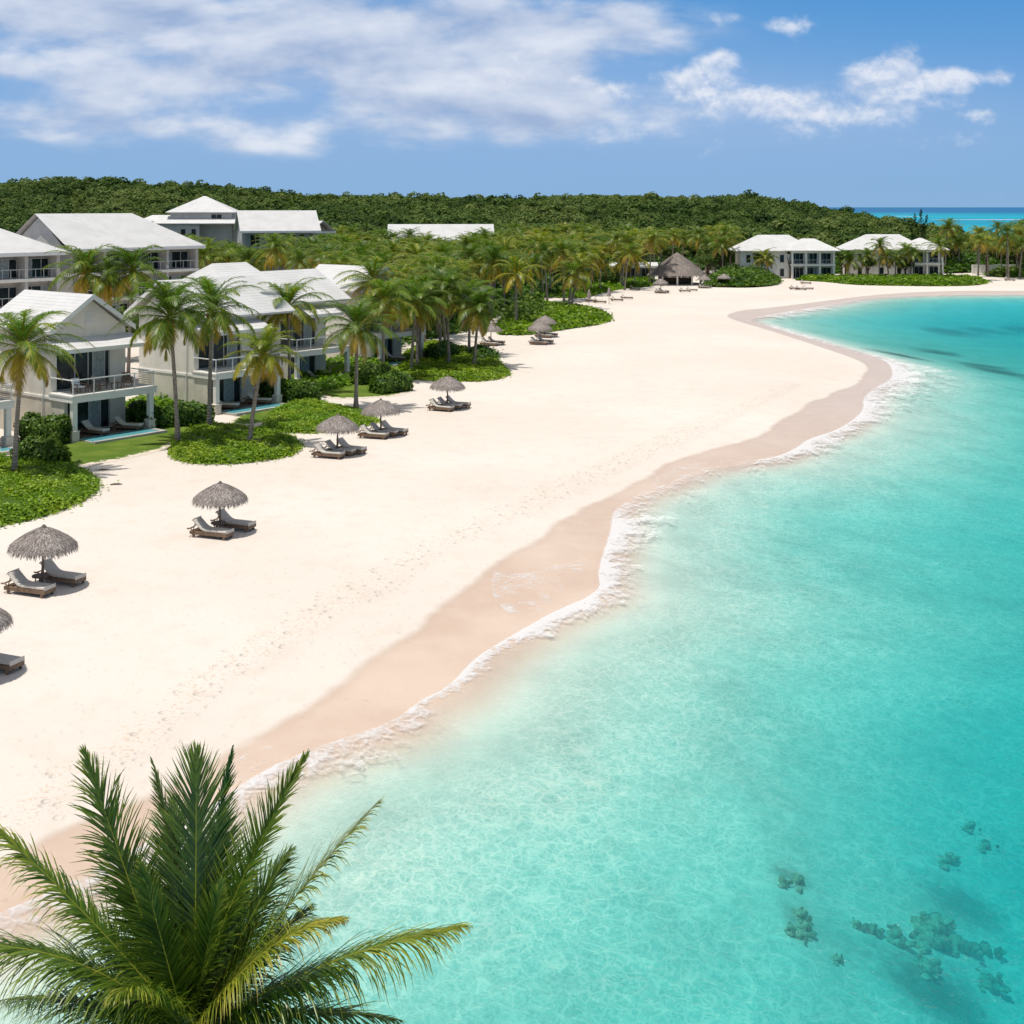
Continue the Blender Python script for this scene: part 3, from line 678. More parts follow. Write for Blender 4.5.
cover([(-60, 545), (0, 527), (40, 519), (75, 507), (98, 494), (101, 486), (92, 474), (70, 466), (30, 458), (-60, 462)], .55, .20, 190, M_SHRUB, 'ground_cover', 'bright leafy ground cover around the leftmost palm', 'ground cover', .55, 1)
cover([(169, 453), (178, 463), (215, 466), (252, 463), (290, 458), (303, 449), (298, 440), (282, 434), (250, 430), (215, 423), (192, 428), (172, 440)], .5, .20, 190, M_SHRUB, 'ground_cover', 'bright leafy ground cover patch around the yellowing palm', 'ground cover', .58, 2)
cover([(262, 430), (283, 434), (322, 434), (350, 429), (377, 425), (380, 420), (362, 411), (338, 406), (297, 399), (275, 408)], .45, .20, 190, M_SHRUB, 'ground_cover', 'leafy ground cover patch behind the third and fourth umbrellas', 'ground cover', .58, 3)
cover([(405, 379), (438, 382), (477, 382), (500, 380), (511, 375), (505, 368), (496, 358), (477, 352), (448, 344), (425, 343), (405, 352), (395, 366)], .5, .25, 120, M_SHRUB, 'ground_cover', 'rounded leafy ground cover point below the twin leaning palms', 'ground cover', .58, 4)
cover([(462, 358), (478, 364), (496, 362), (499, 356), (488, 350), (470, 350)], 1.2, .34, 90, M_DSHRUB, 'shrub_bed', 'darker low shrub bed at the foot of the twin leaning palms', 'shrub bed', .4, 5)
cover([(498, 335), (525, 336), (553, 332), (570, 329), (586, 327), (603, 324), (613, 320), (609, 316), (600, 312), (586, 309), (565, 306), (535, 306), (510, 312), (498, 322)], .9, .5, 40, M_SHRUB, 'ground_cover', 'green ground cover tongue reaching onto the sand beyond the twin palms', 'ground cover', .38, 6)
cover([(505, 322), (530, 326), (552, 318), (548, 306), (525, 302), (505, 308)], 2.4, .5, 40, M_DSHRUB, 'shrub_bed', 'taller dark shrubs at the back of the green sand tongue', 'shrub bed', .6, 7)
cover([(556, 298), (583, 299), (597, 294), (627, 288), (651, 287), (660, 282), (640, 276), (600, 280), (560, 286)], .9, .7, 22, M_SHRUB, 'ground_cover', 'strip of green scrub under the yellow palms left of the thatched pavilion', 'ground cover', .35, 8)
cover([(705, 287), (740, 288), (767, 287), (783, 284), (776, 278), (755, 275), (725, 275), (706, 279)], 2.6, .6, 30, M_DSHRUB, 'shrub_bed', 'rounded mound of dark shrubs between the thatched pavilion and the first far house', 'shrub bed', .55, 9)
cover([(796, 280.5), (828, 282), (850, 285), (898, 286), (953, 286.5), (985, 285), (990, 281), (953, 278), (900, 278.5), (850, 278.5), (800, 278.8)], 1.0, .6, 26, M_SHRUB, 'ground_cover', 'long low belt of green scrub in front of the two far houses', 'ground cover', .30, 10)
cover([(985, 276), (1010, 278), (1060, 277), (1120, 276), (1120, 271), (1000, 270)], 1.6, .8, 18, M_DSHRUB, 'shrub_bed', 'brownish scrub in front of the low white wall at right', 'shrub bed', .85, 11)
def flat_px(l, Y0=None): return l
UG = [(380, 352), (415, 344), (455, 336), (490, 322), (505, 312), (555, 297), (600, 285), (640, 277), (650, 272), (700, 272), (738, 268), (742, 262), (560, 255), (420, 262), (345, 285), (300, 330), (330, 350)]
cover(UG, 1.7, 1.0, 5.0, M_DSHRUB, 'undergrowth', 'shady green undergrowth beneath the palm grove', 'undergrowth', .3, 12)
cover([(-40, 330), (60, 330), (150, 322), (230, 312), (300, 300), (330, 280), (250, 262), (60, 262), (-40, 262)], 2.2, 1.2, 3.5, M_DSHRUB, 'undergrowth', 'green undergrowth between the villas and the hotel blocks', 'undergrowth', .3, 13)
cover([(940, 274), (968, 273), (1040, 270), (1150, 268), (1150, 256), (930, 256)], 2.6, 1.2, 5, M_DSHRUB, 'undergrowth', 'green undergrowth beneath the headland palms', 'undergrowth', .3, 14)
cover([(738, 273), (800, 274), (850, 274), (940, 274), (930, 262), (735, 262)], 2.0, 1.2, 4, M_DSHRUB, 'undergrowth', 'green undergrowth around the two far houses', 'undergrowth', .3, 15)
cover([(118, 431), (215, 414), (240, 400), (230, 385), (150, 392), (105, 415)], 1.0, .5, 14, M_SHRUB, 'ground_cover', 'low greenery in the gap between the nearest two villas', 'ground cover', .4, 16)
cover([(262, 403), (300, 396), (345, 388), (396, 374), (384, 352), (300, 368), (258, 388)], 1.0, .5, 14, M_SHRUB, 'ground_cover', 'low greenery in the gaps between the second, third and fourth villas', 'ground cover', .4, 17)
def hedge(p0, p1, wdt, h, label, m=M_DSHRUB, n=2600, group='clipped hedges beside the villas', leaf=.26, age=.5):
    a = P(*p0); b = P(*p1); d = (b - a); L = d.length; rz = math.atan2(d.y, d.x)
    o_ = rng.uniform(0, 9)
    C = np.column_stack([rng.uniform(0, L, n), rng.uniform(-.5, .5, n) * wdt, rng.uniform(0, 1, n) * h])
    f = rng.integers(0, 6, n)          # most leaves lie on the shell
    C[:, 2] = np.where(f <= 2, h, C[:, 2]); C[:, 1] = np.where(f == 3, -wdt / 2, np.where(f == 4, wdt / 2, C[:, 1])); C[:, 0] = np.where(f == 5, np.where(C[:, 0] > L / 2, L, 0), C[:, 0])
    # rounded shoulders and lumps
    k = .16 * np.sin(C[:, 0] * 2.1 + o_) + .1 * np.sin(C[:, 0] * 5 + o_ * 3)
    C[:, 2] = C[:, 2] * (1 + k * .6) - .35 * h * (np.abs(C[:, 1]) / (wdt / 2)) ** 4 * (C[:, 2] > h * .8) - .3 * h * ((np.abs(C[:, 0] - L / 2) / (L / 2)) ** 8) * (C[:, 2] > h * .8)
    C += rng.normal(size=C.shape) * .09
    cen = np.array([0, 0, h * .45]); N = np.column_stack([np.zeros(n), C[:, 1] / wdt * 2, (C[:, 2] - h * .4) / h * 1.6]) + rng.normal(size=(n, 3)) * .5
    v, q = leaves(C, N, leaf * rng.uniform(.6, 1.3, n), .65)
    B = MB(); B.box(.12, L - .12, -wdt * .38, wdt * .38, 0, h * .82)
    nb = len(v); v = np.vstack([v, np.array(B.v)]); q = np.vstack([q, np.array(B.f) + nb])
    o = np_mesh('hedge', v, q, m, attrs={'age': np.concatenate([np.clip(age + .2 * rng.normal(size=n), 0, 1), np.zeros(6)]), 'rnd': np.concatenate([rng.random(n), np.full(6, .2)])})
    o.location = (a.x, a.y, gz(a.x, a.y) - .05); o.rotation_euler = (0, 0, rz); tag(o, label, 'hedge', group); return o
hedge((24, 441), (66, 444), 1.3, 1.7, 'clipped hedge along the side wall of the nearest full villa, left of its terrace')
hedge((20, 462), (61, 466), 1.3, 1.35, 'lower clipped hedge standing between the leafy bed and the nearest full villa')
hedge((160, 427), (211, 424), 1.4, 1.5, 'clipped hedge below the cream side wall of the second villa', n=3000)
hedge((134, 425), (158, 429), 1.4, 1.6, 'dark hedge in the gap behind the right column of the nearest full villa', n=1600, age=.25)
hedge((284, 403), (315, 400), 1.6, 1.5, 'hedge in front of the left column of the third villa')
hedge((262, 400), (286, 397), 1.5, 1.6, 'dark hedge beside the second villa terrace end', n=1600, age=.3)
hedge((356, 385), (386, 382), 1.6, 1.7, 'hedge between the third and fourth villas')
hedge((376, 394), (406, 390), 1.6, 1.5, 'rounded hedge at the sand edge before the fourth villa')
hedge((430, 362), (452, 357), 1.6, 1.6, 'hedge running behind the slim palm right of the fourth villa', n=1500)
# ------------------------------------------------------------------ palms
def frond_geo(base, pts_dirs, V, Q, A, L, lmax, pairs, width, age, roll=0.0, fold=.55, droop=.5, seg=2, tipage=.15, tatter=0.0, z=None, sweep=.55, up=None, arc=None, wild=1.0, twist=0.0):
    """pts_dirs: list of centreline points (Vector). Appends rachis and leaflets."""
    pts = pts_dirs; n = len(pts)
    cum = [0]
    for i in range(1, n): cum.append(cum[-1] + (pts[i] - pts[i - 1]).length)
    tot = cum[-1]
    def at(t):
        s_ = t * tot
        for i in range(1, n):
            if cum[i] >= s_ or i == n - 1:
                k = (s_ - cum[i - 1]) / max(cum[i] - cum[i - 1], 1e-6); return pts[i - 1].lerp(pts[i], k), (pts[i] - pts[i - 1]).normalized()
    # rachis: flattened strip with triangular section
    w0 = width * .9
    m = len(V)
    for i, p in enumerate(pts):
        tg = (pts[min(i + 1, n - 1)] - pts[max(i - 1, 0)]).normalized(); sd_ = tg.cross(up or Vector((0, 0, 1)))
        if sd_.length < .05: sd_ = Vector((1, 0, 0))
        sd_.normalize(); nn = sd_.cross(tg); w_ = w0 * (1 - .82 * cum[i] / tot)
        for kk in ((-1, 0), (0, .5), (1, 0), (0, -.6)): V.append(p + sd_ * w_ * kk[0] + nn * w_ * kk[1])
    for i in range(n - 1):
        for kk in range(4):
            a = m + i * 4 + kk; b = m + i * 4 + (kk + 1) % 4; Q.append((a, b, b + 4, a + 4)); A.append((min(.66, age * .5 + .42), .8))
    for j in range(pairs):
        t = .10 + .895 * (j + .5) / pairs; p, tg = at(t)
        sd_ = tg.cross(up or Vector((0, 0, 1)))
        if sd_.length < .05: sd_ = Vector((1, 0, 0))
        sd_.normalize(); nn = sd_.cross(tg)
        rl_ = roll + twist * (t - .4); cr, sr = math.cos(rl_), math.sin(rl_); sd2 = sd_ * cr + nn * sr; nn2 = nn * cr - sd_ * sr
        prof = (math.sin(math.pi * min(1, .12 + t * .80)) ** .6) * (1 - .30 * t)
        if t < .2: prof *= .45 + t * 2.7
        if t > .84: prof *= 1 - 3.4 * (t - .84)
        for sg in (-1, 1):
            if tatter and random.random() < tatter: continue
            l = lmax * prof * random.uniform(1 - .14 * wild, 1 + .10 * wild)
            d = (sd2 * sg * (1 - .35 * t) + tg * (sweep + .9 * t ** 3 + 3.2 * max(0, t - .78) * 2) + nn2 * fold * (1 - .4 * t)).normalized()
            if wild > 1: d = (d + Vector((random.gauss(0, .07), random.gauss(0, .07), random.gauss(0, .07)))).normalized()
            wl = width * random.uniform(.8, 1.15); wd_ = d.cross(nn2)
            if wd_.length < .05: wd_ = tg.copy()
            wd_.normalize()
            q0 = p; prev = [q0 - wd_ * wl * .5, q0 + wd_ * wl * .5]; b = len(V); V.extend(prev)
            dd = d.copy(); dr = droop * random.uniform(1 - .4 * wild, 1 + .4 * wild)
            for s_ in range(1, seg + 1):
                dd = (dd + Vector((0, 0, -1)) * dr * (s_ / seg) ** 1.2).normalized()
                q0 = q0 + dd * (l / seg); ww = wl * (1 - s_ / seg) ** .8 if s_ < seg else wl * .06
                if s_ < seg: ww = max(ww, wl * .55)
                V.extend([q0 - wd_ * ww * .5, q0 + wd_ * ww * .5])
            ag = min(1, max(0, age + tipage * t * t + random.gauss(0, .05)))
            rn = random.random()
            brn = wild > 1 and random.random() < .22
            for s_ in range(seg): Q.append((b + 2 * s_, b + 2 * s_ + 1, b + 2 * s_ + 3, b + 2 * s_ + 2)); A.append((min(1, ag + (.4 if brn and s_ == seg - 1 else .06 * s_)), rn))
def arc_pts(base, az, el, L, droop, n=8, curl=0.0):
    pts = [base.copy()]; p = base.copy(); st = L / n
    for i in range(n):
        t = (i + .5) / n; e = el - droop * t ** 1.25; a = az + curl * t
        p = p + Vector((math.cos(a) * math.cos(e), math.sin(a) * math.cos(e), math.sin(e))) * st; pts.append(p.copy())
    return pts
def crown_mesh(name, m, L, nf, pairs, width, lmax, seed, young=.1, wind=0.25, seg=2, oldness=.55, nuts=True):
    random.seed(seed); V = []; Q = []; A = []
    ga = 2.39996
    for i in range(nf):
        k = i / (nf - 1); az = i * ga + random.uniform(-.25, .25)
        el = R(86) - R(112) * k ** 1.12 + random.uniform(-.1, .1); dr = R(42) + R(62) * random.uniform(.6, 1.15) * (1 - .35 * k)
        ln = L * (.74 + .30 * math.sin(math.pi * min(1, k * .9 + .12))) * random.uniform(.9, 1.08)
        b = Vector((math.cos(az) * .10, math.sin(az) * .10, .25 - .35 * k))
        pts = arc_pts(b, az, el, ln, dr, 7, random.uniform(-.25, .25))
        for j, p in enumerate(pts): p.x += wind * (j / 7) ** 2 * L * .16
        age = young + (oldness - young) * max(0, (k - .45) / .55) ** 1.5 + random.uniform(-.04, .1)
        if k > .85 and random.random() < .55: age += .22
        frond_geo(b, pts, V, Q, A, ln, lmax, pairs, width, min(age, .95), roll=random.uniform(-.35, .35), fold=.35 - .45 * k, droop=.42 + .4 * k, seg=seg, tipage=.16)
    v = np.array([tuple(x) for x in V]); q = np.array(Q); A = np.array(A)
    o = np_mesh(name, v, q, m, attrs={'age': A[:, 0], 'rnd': A[:, 1]})
    me = o.data; bpy.data.objects.remove(o); return me
crown_near = [crown_mesh('palm_crown', M_PALM, 3.85, 31, 38, .074, 1.05, 11 + i, .10 + .05 * (i % 2), .30 - .2 * (i % 3)) for i in range(5)]
crown_yel = [crown_mesh('palm_crown', M_PALMY, 3.1, 23, 32, .085, .9, 41 + i, .12, .1, oldness=.78) for i in range(2)]
crown_far = [crown_mesh('palm_crown', M_PALM, 3.6, 24, 20, .115, 1.05, 61 + i, .06 + .09 * (i % 3), .2, 1 + 1, .6) for i in range(6)]
crown_fary = [crown_mesh('palm_crown', M_PALMY, 3.3, 18, 17, .15, .8, 81 + i, .15, .1, 2, .72) for i in range(2)]
def nut_mesh():
    B = MB(); random.seed(3)
    for i in range(9):
        a = i * 2.4; r = .22 + .06 * (i % 3); B.lathe([(.001, -.16), (.10, -.10), (.13, 0), (.09, .11), (.001, .15)], 7, math.cos(a) * r, math.sin(a) * r)
        for k in range(35): x, y, z = B.v[-35 + k]; B.v[-35 + k] = (x, y, z - .22 - .1 * (i % 2))
    o = B.build('coconut_cluster', M_NUT, smooth=True); me = o.data; bpy.data.objects.remove(o); return me
M_NUT = m_simple('coconut_husk', (.42, .26, .06), .6, .3, .2, 5)
NUT = nut_mesh()
def palm(base, top, crown, rz, scale, label, group=None, nuts=True, rad=.15, seg=8, name='coconut_palm', pz=1.0):
    base = Vector(base); top = Vector(top)
    t = empty(name, base, 0, label, 'palm tree', group)
    d = top - base; mid = Vector((d.x * .30, d.y * .30, d.z * .5)); B = MB()
    pts = []
    for i in range(9):
        k = i / 8; pts.append((Vector((0, 0, -.15)) * (1 - k) ** 2 + mid * 2 * k * (1 - k) + d * k * k))
    B.tube(pts, [rad * (1.75 if i == 0 else 1.18 if i == 1 else 1.05 - .35 * i / 8) for i in range(9)], seg)
    B.build('trunk', M_TRUNK, t, smooth=True)
    c = bpy.data.objects.new('crown', crown); COL.objects.link(c); c.parent = t; c.location = d; c.rotation_euler = (0, 0, rz); c.scale = (scale, scale, scale * pz)
    if nuts:
        n = bpy.data.objects.new('coconut_cluster', NUT); COL.objects.link(n); n.parent = t; n.location = d; n.scale = (scale,) * 3
    return t
def lift(base, px, py, dY=0.0):
    """point above the ground seen at a height, at the distance of base (+dY)"""
    Y = base.y + dY; return Vector(((px - 512) * Y / FPX, Y, CAMZ - (py - HOR) * Y / FPX))
# palms one can tell apart: base pixel, crown pixel, crown kind, scale, label
NEARP = [
    ((14, 476), (23, 349), crown_near[0], 1.0, 'leaning coconut palm at the left edge, rooted in the leafy bed before the nearest villa'),
    ((178, 444), (170, 318), crown_near[1], 1.08, 'tall green coconut palm right of the nearest villa balcony, on the lawn edge'),
    ((209, 430), (212, 312), crown_near[2], 1.05, 'coconut palm with dark trunk before the second villa cream wall'),
    ((249, 446), (263, 357), crown_yel[0], .98, 'short palm with yellowing lower fronds on the round leafy patch'),
    ((290, 394), (288, 308), crown_near[3], 1.03, 'coconut palm with slender trunk in front of the third villa column'),
    ((356, 409), (357, 329), crown_near[4], .98, 'coconut palm with pale grey trunk rising behind the third thatched umbrella'),
    ((383, 381), (384, 303), crown_near[0], 1.05, 'coconut palm in front of the fourth villa, just right of the pale trunked palm'),
    ((411, 372), (416, 306), crown_near[2], 1.0, 'coconut palm with hanging brown fronds at the fourth villa balcony corner'),
    ((422, 362), (410, 296), crown_near[1], 1.0, 'coconut palm immediately behind the fourth villa terrace'),
    ((449, 366), (446, 292), crown_near[3], 1.0, 'coconut palm with dark straight trunk on the rounded leafy point'),
    ((474, 368), (479, 311), crown_near[4], 1.02, 'right leaning palm of the twin pair on the rounded leafy point'),
    ((469, 356), (470, 300), crown_near[0], .95, 'rear palm of the twin pair on the rounded leafy point'),
    ((516, 327), (516, 275), crown_fary[0], 1.25, 'golden yellow palm standing behind the shrubs past the twin palms'),
    ((568, 310), (573, 276), crown_far[0], 1.1, 'left one of two palms on the far green sand tongue'),
    ((571, 309), (580, 268), crown_fary[1], 1.2, 'yellow fronded palm, right one of two on the far green sand tongue'),
]
for i, (b, c, cm, s_, lab) in enumerate(NEARP):
    bp = P(*b); tp = lift(bp, c[0], c[1]); palm(bp, tp, cm, i * 1.7 + .4, s_, lab, rad=.15 if i < 12 else .17)
# palms further off that one can still point at
FARP = [((600, 292), (600, 265), 1, 1.2, 'first small yellow palm left of the thatched pavilion'), ((620, 288), (622, 262), 1, 1.2, 'middle yellow palm before the low grey building left of the pavilion'),
    ((634, 287), (636, 261), 1, 1.25, 'yellow palm nearest the thatched pavilion on its left'), ((765, 281), (765, 259), 1, 1.15, 'yellow green palm before the side wall of the first far house'),
    ((776, 277), (778, 252), 0, .75, 'slim dark palm close to the first far house wall'), ((879, 280), (880, 246), 0, .95, 'tall shaggy palm rising before the second far house roof'),
    ((889, 279), (886, 258), 0, .95, 'short shaggy palm at the second far house wall'),
    ((86, 420), (86, 273), 0, 1.15, 'palm crown showing behind the nearest villa roof, left one'), ((128, 420), (133, 272), 0, 1.1, 'palm crown showing behind the nearest villa roof, right one'),
    ((107, 400), (110, 282), 0, 1.0, 'small palm between the two crowns behind the nearest villa roof')]
for i, (b, c, y, s_, lab) in enumerate(FARP):
    bp = P(*b) if b[1] < 400 else Vector(((b[0] - 512) * 112 / FPX, 112, LAND)); tp = lift(bp, *c)
    palm(bp, tp, (crown_fary if y else crown_far)[i % 2], i * 2.1, s_, lab, nuts=False, seg=6)
# the grove: individual palms that nothing tells apart
BUILT = []       # (x, y, r) footprints to avoid, filled by houses later
def grove(px0, px1, y0, y1, n, hmin, hmax, label, group, yellow=.12, mind=3.2, avoid=(), top=None):
    pl = []; tries = 0
    while len(pl) < n and tries < n * 80:
        tries += 1
        Y = math.sqrt(random.uniform(y0 ** 2, y1 ** 2)); px = random.uniform(px0(Y) if callable(px0) else px0, px1(Y) if callable(px1) else px1); X = (px - 512) * Y / FPX
        if any((X - a) ** 2 + (Y - b) ** 2 < mind ** 2 for a, b in pl): continue
        if any(inside(np.array([[X, Y]]), av)[0] for av in avoid): continue
        pl.append((X, Y))
    for (X, Y) in pl:
        z0 = max(LAND, hill_z(np.array([X]), np.array([Y]))[0]) if Y > 300 else LAND
        hh = random.uniform(hmin, hmax); b = Vector((X, Y, z0)); tp = b + Vector((random.uniform(-.7, .9), random.uniform(-.5, .5), hh))
        yel = random.random() < yellow
        palm(b, tp, random.choice(crown_fary if yel else crown_far), random.uniform(0, 6.28), random.uniform(.85, 1.2), label, group, nuts=False, seg=5, rad=.16, pz=random.uniform(.9, 1.1))
# beach side edge of the grove as pixel x for a distance
def edge_px(Y): return float(np.interp(Y, [118, 135, 150, 165, 185, 205, 225, 245, 262, 300, 420], [415, 450, 470, 492, 512, 560, 610, 640, 705, 735, 735]))
def back_px(Y): return float(np.interp(Y, [118, 135, 160, 200, 260, 420], [372, 352, 330, 300, 330, 345]))
random.seed(5)
GAV = [np.array([(( 640-512)*262/FPX, 254), ((715-512)*262/FPX, 254), ((722-512)*275/FPX, 285), ((640-512)*275/FPX, 285)])]
grove(back_px, edge_px, 122, 300, 165, 6.0, 9.0, 'green coconut palm among many in the dense grove between the villas and the wooded hill', 'palms of the dense grove', .10, 3.0, GAV)
grove(lambda Y: 480, lambda Y: 735, 262, 335, 70, 6.0, 9.5, 'green palm in the back rows of the grove at the foot of the wooded hill', 'palms at the foot of the hill', .06, 3.4, GAV)
grove(lambda Y: 180, lambda Y: 345, 168, 235, 26, 6.5, 9.5, 'palm in the row before the tower house and gabled lodge, left of the grove', 'palms before the tower building', .0, 3.2)
grove(lambda Y: 935, lambda Y: 1180, 268, 330, 60, 6.5, 10.5, 'palm crowded on the headland at the right edge behind the low white wall', 'palms of the right headland', .0, 3.4)
grove(lambda Y: 846, lambda Y: 915, 274, 279, 5, 3.5, 5.5, 'palm in the gap between and before the two far houses', 'palms between the far houses', .0, 3.0)

# ------------------------------------------------------------------ broadleaf trees
def blob_crown(nl, lobes, leaf, seed, flat=.8):
    r_ = np.random.default_rng(seed); C = []; N = []
    for k in range(lobes):
        c = r_.normal(size=3); c /= np.linalg.norm(c); c *= r_.uniform(.35, .75); c[2] = abs(c[2]) * .9 - .15; rr = r_.uniform(.28, .5)
        d = r_.normal(size=(nl // lobes, 3)); d /= np.linalg.norm(d, axis=1, keepdims=True)
        C.append(c + d * rr * r_.uniform(.6, 1.08, (len(d), 1))); N.append(d + r_.normal(size=d.shape) * .5 + np.array([0, 0, .4]))
    C = np.vstack(C) * np.array([1, 1, flat]); N = np.vstack(N); v, q = leaves(C, N, leaf * r_.uniform(.6, 1.3, len(C)), .7)
    o = np_mesh('tree_crown', v, q, M_CROWN, attrs={'age': np.clip(.45 + .15 * r_.normal(size=len(C)), 0, 1), 'rnd': r_.random(len(C))}); me = o.data; bpy.data.objects.remove(o); return me
bl = [blob_crown(900, 14, .17, 100 + i) for i in range(4)]
def btree(x, y, hh, r, label, group=None, k=0, rz=0):
    z0 = max(LAND, hill_z(np.array([x]), np.array([y]))[0]) if y > 300 else LAND
    t = empty('broadleaf_tree', (x, y, z0), rz, label, 'tree', group); B = MB()
    B.tube([(0, 0, -.2), (.1, .05, hh * .3), (.05, 0, hh * .62)], [.24, .19, .12], 6)
    for j in range(4):
        a = j * 1.6 + .4; B.tube([(.08, .03, hh * .34), (math.cos(a) * r * .35, math.sin(a) * r * .35, hh * .6), (math.cos(a) * r * .6, math.sin(a) * r * .6, hh * .75)], [.12, .08, .04], 5)
    B.build('trunk', M_BARK, t, smooth=True)
    c = bpy.data.objects.new('crown', bl[k % 4]); COL.objects.link(c); c.parent = t; c.location = (0, 0, hh - r * .55); c.scale = (r, r, r)
    return t
random.seed(9)
for i in range(52):
    Y = random.uniform(275, 335); px = random.uniform(842, 1150) if i > 8 else random.uniform(690, 770)
    if i <= 8: Y = random.uniform(276, 300)
    X = (px - 512) * Y / FPX
    if 838 < px < 958 and Y < 306: Y = random.uniform(308, 330); X = (px - 512) * Y / FPX
    if i <= 8: btree(X, Y, random.uniform(5, 7), random.uniform(2.6, 3.6), 'broad dark green tree between the thatched pavilion and the first far house', 'trees beside the pavilion', i, i)
    else: btree(X, Y, random.uniform(4.5, 9), random.uniform(2.6, 4.2), 'broad dark green tree on the headland behind and right of the far houses', 'trees on the headland', i, i)
for i in range(26):
    Y = random.uniform(150, 255); px = random.uniform(back_px(Y) - 40, edge_px(Y) - 25); X = (px - 512) * Y / FPX
    btree(X, Y, random.uniform(3.0, 5.0), random.uniform(2.2, 3.2), 'low broadleaf tree filling gaps under the palms of the dense grove', 'understorey trees of the grove', i, i)
for i, (px, Y) in enumerate([(210, 128), (232, 132), (255, 135), (285, 142), (318, 150), (345, 140), (190, 150), (60, 124), (110, 128), (20, 120), (155, 132)]):
    X = (px - 512) * Y / FPX; btree(X, Y, 5.6, 3.3, 'dark broadleaf tree behind the row of villa roofs', 'trees behind the villa roofs', i, i)
for i, (px, Y, hh, r, lab) in enumerate([(905, 277.5, 4.2, 2.2, 'round bushy tree before the second far house wall'), (868, 277.5, 4.6, 2.2, 'bushy tree at the left end of the second far house'), (846, 278, 5.4, 2.0, 'leafy tree in the gap left of the second far house'), (842, 284, 6.5, 2.2, 'taller leafy tree in the gap between the two far houses'), (790, 276, 6.2, 1.0, 'thin round topped tree against the roof edge of the first far house')]):
    btree((px - 512) * Y / FPX, Y, hh, r, lab, None, i, i)
# feathery casuarina against the sea
def casuarina(px, Y, top_py):
    X = (px - 512) * Y / FPX; z0 = 1.0; H_ = CAMZ - (top_py - HOR) * Y / FPX - z0
    t = empty('casuarina_tree', (X, Y, z0), 0, 'tall feathery dark tree standing against the sea above the second far house', 'tree'); B = MB()
    B.tube([(0, 0, -.2), (.1, 0, H_ * .5), (0, .1, H_ * .97)], [.3, .18, .04], 6); B.build('trunk', M_BARK, t, smooth=True)
    n = 1800; sp_ = rng.integers(0, 5, n); ox = np.array([0, -1.9, 1.7, .8, -3.2])[sp_]; th = np.array([1, .90, .86, .72, .66])[sp_] * H_
    k_ = rng.uniform(.3, 1, n); zz = k_ * th; rr = (1.5 * (1 - k_) ** .8 + .22) * (1 + .45 * np.sin(zz * 3.1 + sp_)) * rng.uniform(0, 1, n) ** .6; a = rng.uniform(0, 6.28, n)
    v, q = leaves(np.column_stack([ox * k_ + np.cos(a) * rr, np.sin(a) * rr, zz + rng.normal(size=n) * .2]), rng.normal(size=(n, 3)) + np.column_stack([np.cos(a), np.sin(a), np.zeros(n)]), rng.uniform(.35, .8, n), .3)
    np_mesh('crown', v, q, M_CROWN, attrs={'age': np.clip(.1 + .1 * rng.normal(size=n), 0, 1), 'rnd': rng.random(n)}, parent=t)
casuarina(921, 380, 209)
# ------------------------------------------------------------------ the villas
UX = Vector((0.62, 0.785)); RZ = math.atan2(UX.y, UX.x)
def window(parent, x0, x1, z0, z1, y, panes, name='sliding_door', curtains=(), dep=.12):
    """frame + panes; panes are fractions widths; local x/z, facing -y"""
    B = MB(); w = .07
    B.box(x0, x1, y, y + dep, z1 - w, z1); B.box(x0, x1, y, y + dep, z0, z0 + w * .8)
    n = len(panes); tot = sum(panes); x = x0; edges = []
    for i, f in enumerate(panes):
        xn = x + (x1 - x0) * f / tot; edges.append((x, xn)); B.box(x, x + w * .5, y, y + dep, z0 + w * .8, z1 - w); B.box(xn - w * .5, xn, y, y + dep, z0 + w * .8, z1 - w); x = xn
    fr = B.build(name, M_FRAME, parent)
    g = MB()
    for i, (a, b) in enumerate(edges):
        if i in curtains: continue
        g.box(a + w * .5, b - w * .5, y + dep * .4, y + dep * .7, z0 + w * .8, z1 - w)
    if g.v: g.build('pane', M_GLASS, fr)
    c = MB()
    for i in curtains:
        a, b = edges[i]; k = 9; a += w * .5; b -= w * .5
        for j in range(k):
            xa = a + (b - a) * j / k; xb = a + (b - a) * (j + 1) / k; yy_ = y + dep * (.35 if j % 2 else .5); c.box(xa, xb, yy_, yy_ + dep * .3, z0 + w * .8, z1 - w)
    if c.v: c.build('curtain', M_CURT, fr)
    return fr
def gable_roof_y(B, x0, x1, y0, y1, ze, zr, t=.16, xm=None):      # ridge along y
    xm = (x0 + x1) / 2 if xm is None else xm
    B.prism([(x0, y0, ze), (xm, y0, zr), (xm, y0, zr + t), (x0, y0, ze + t)], (0, y1 - y0, 0)); B.prism([(xm, y0, zr), (x1, y0, ze), (x1, y0, ze + t), (xm, y0, zr + t)], (0, y1 - y0, 0))
def gable_roof_x(B, x0, x1, y0, y1, ze, zr, t=.16, ym=None):      # ridge along x
    ym = (y0 + y1) / 2 if ym is None else ym
    B.prism([(x0, y0, ze), (x0, y0, ze + t), (x0, ym, zr + t), (x0, ym, zr)], (x1 - x0, 0, 0)); B.prism([(x0, ym, zr), (x0, ym, zr + t), (x0, y1, ze + t), (x0, y1, ze)], (x1 - x0, 0, 0))
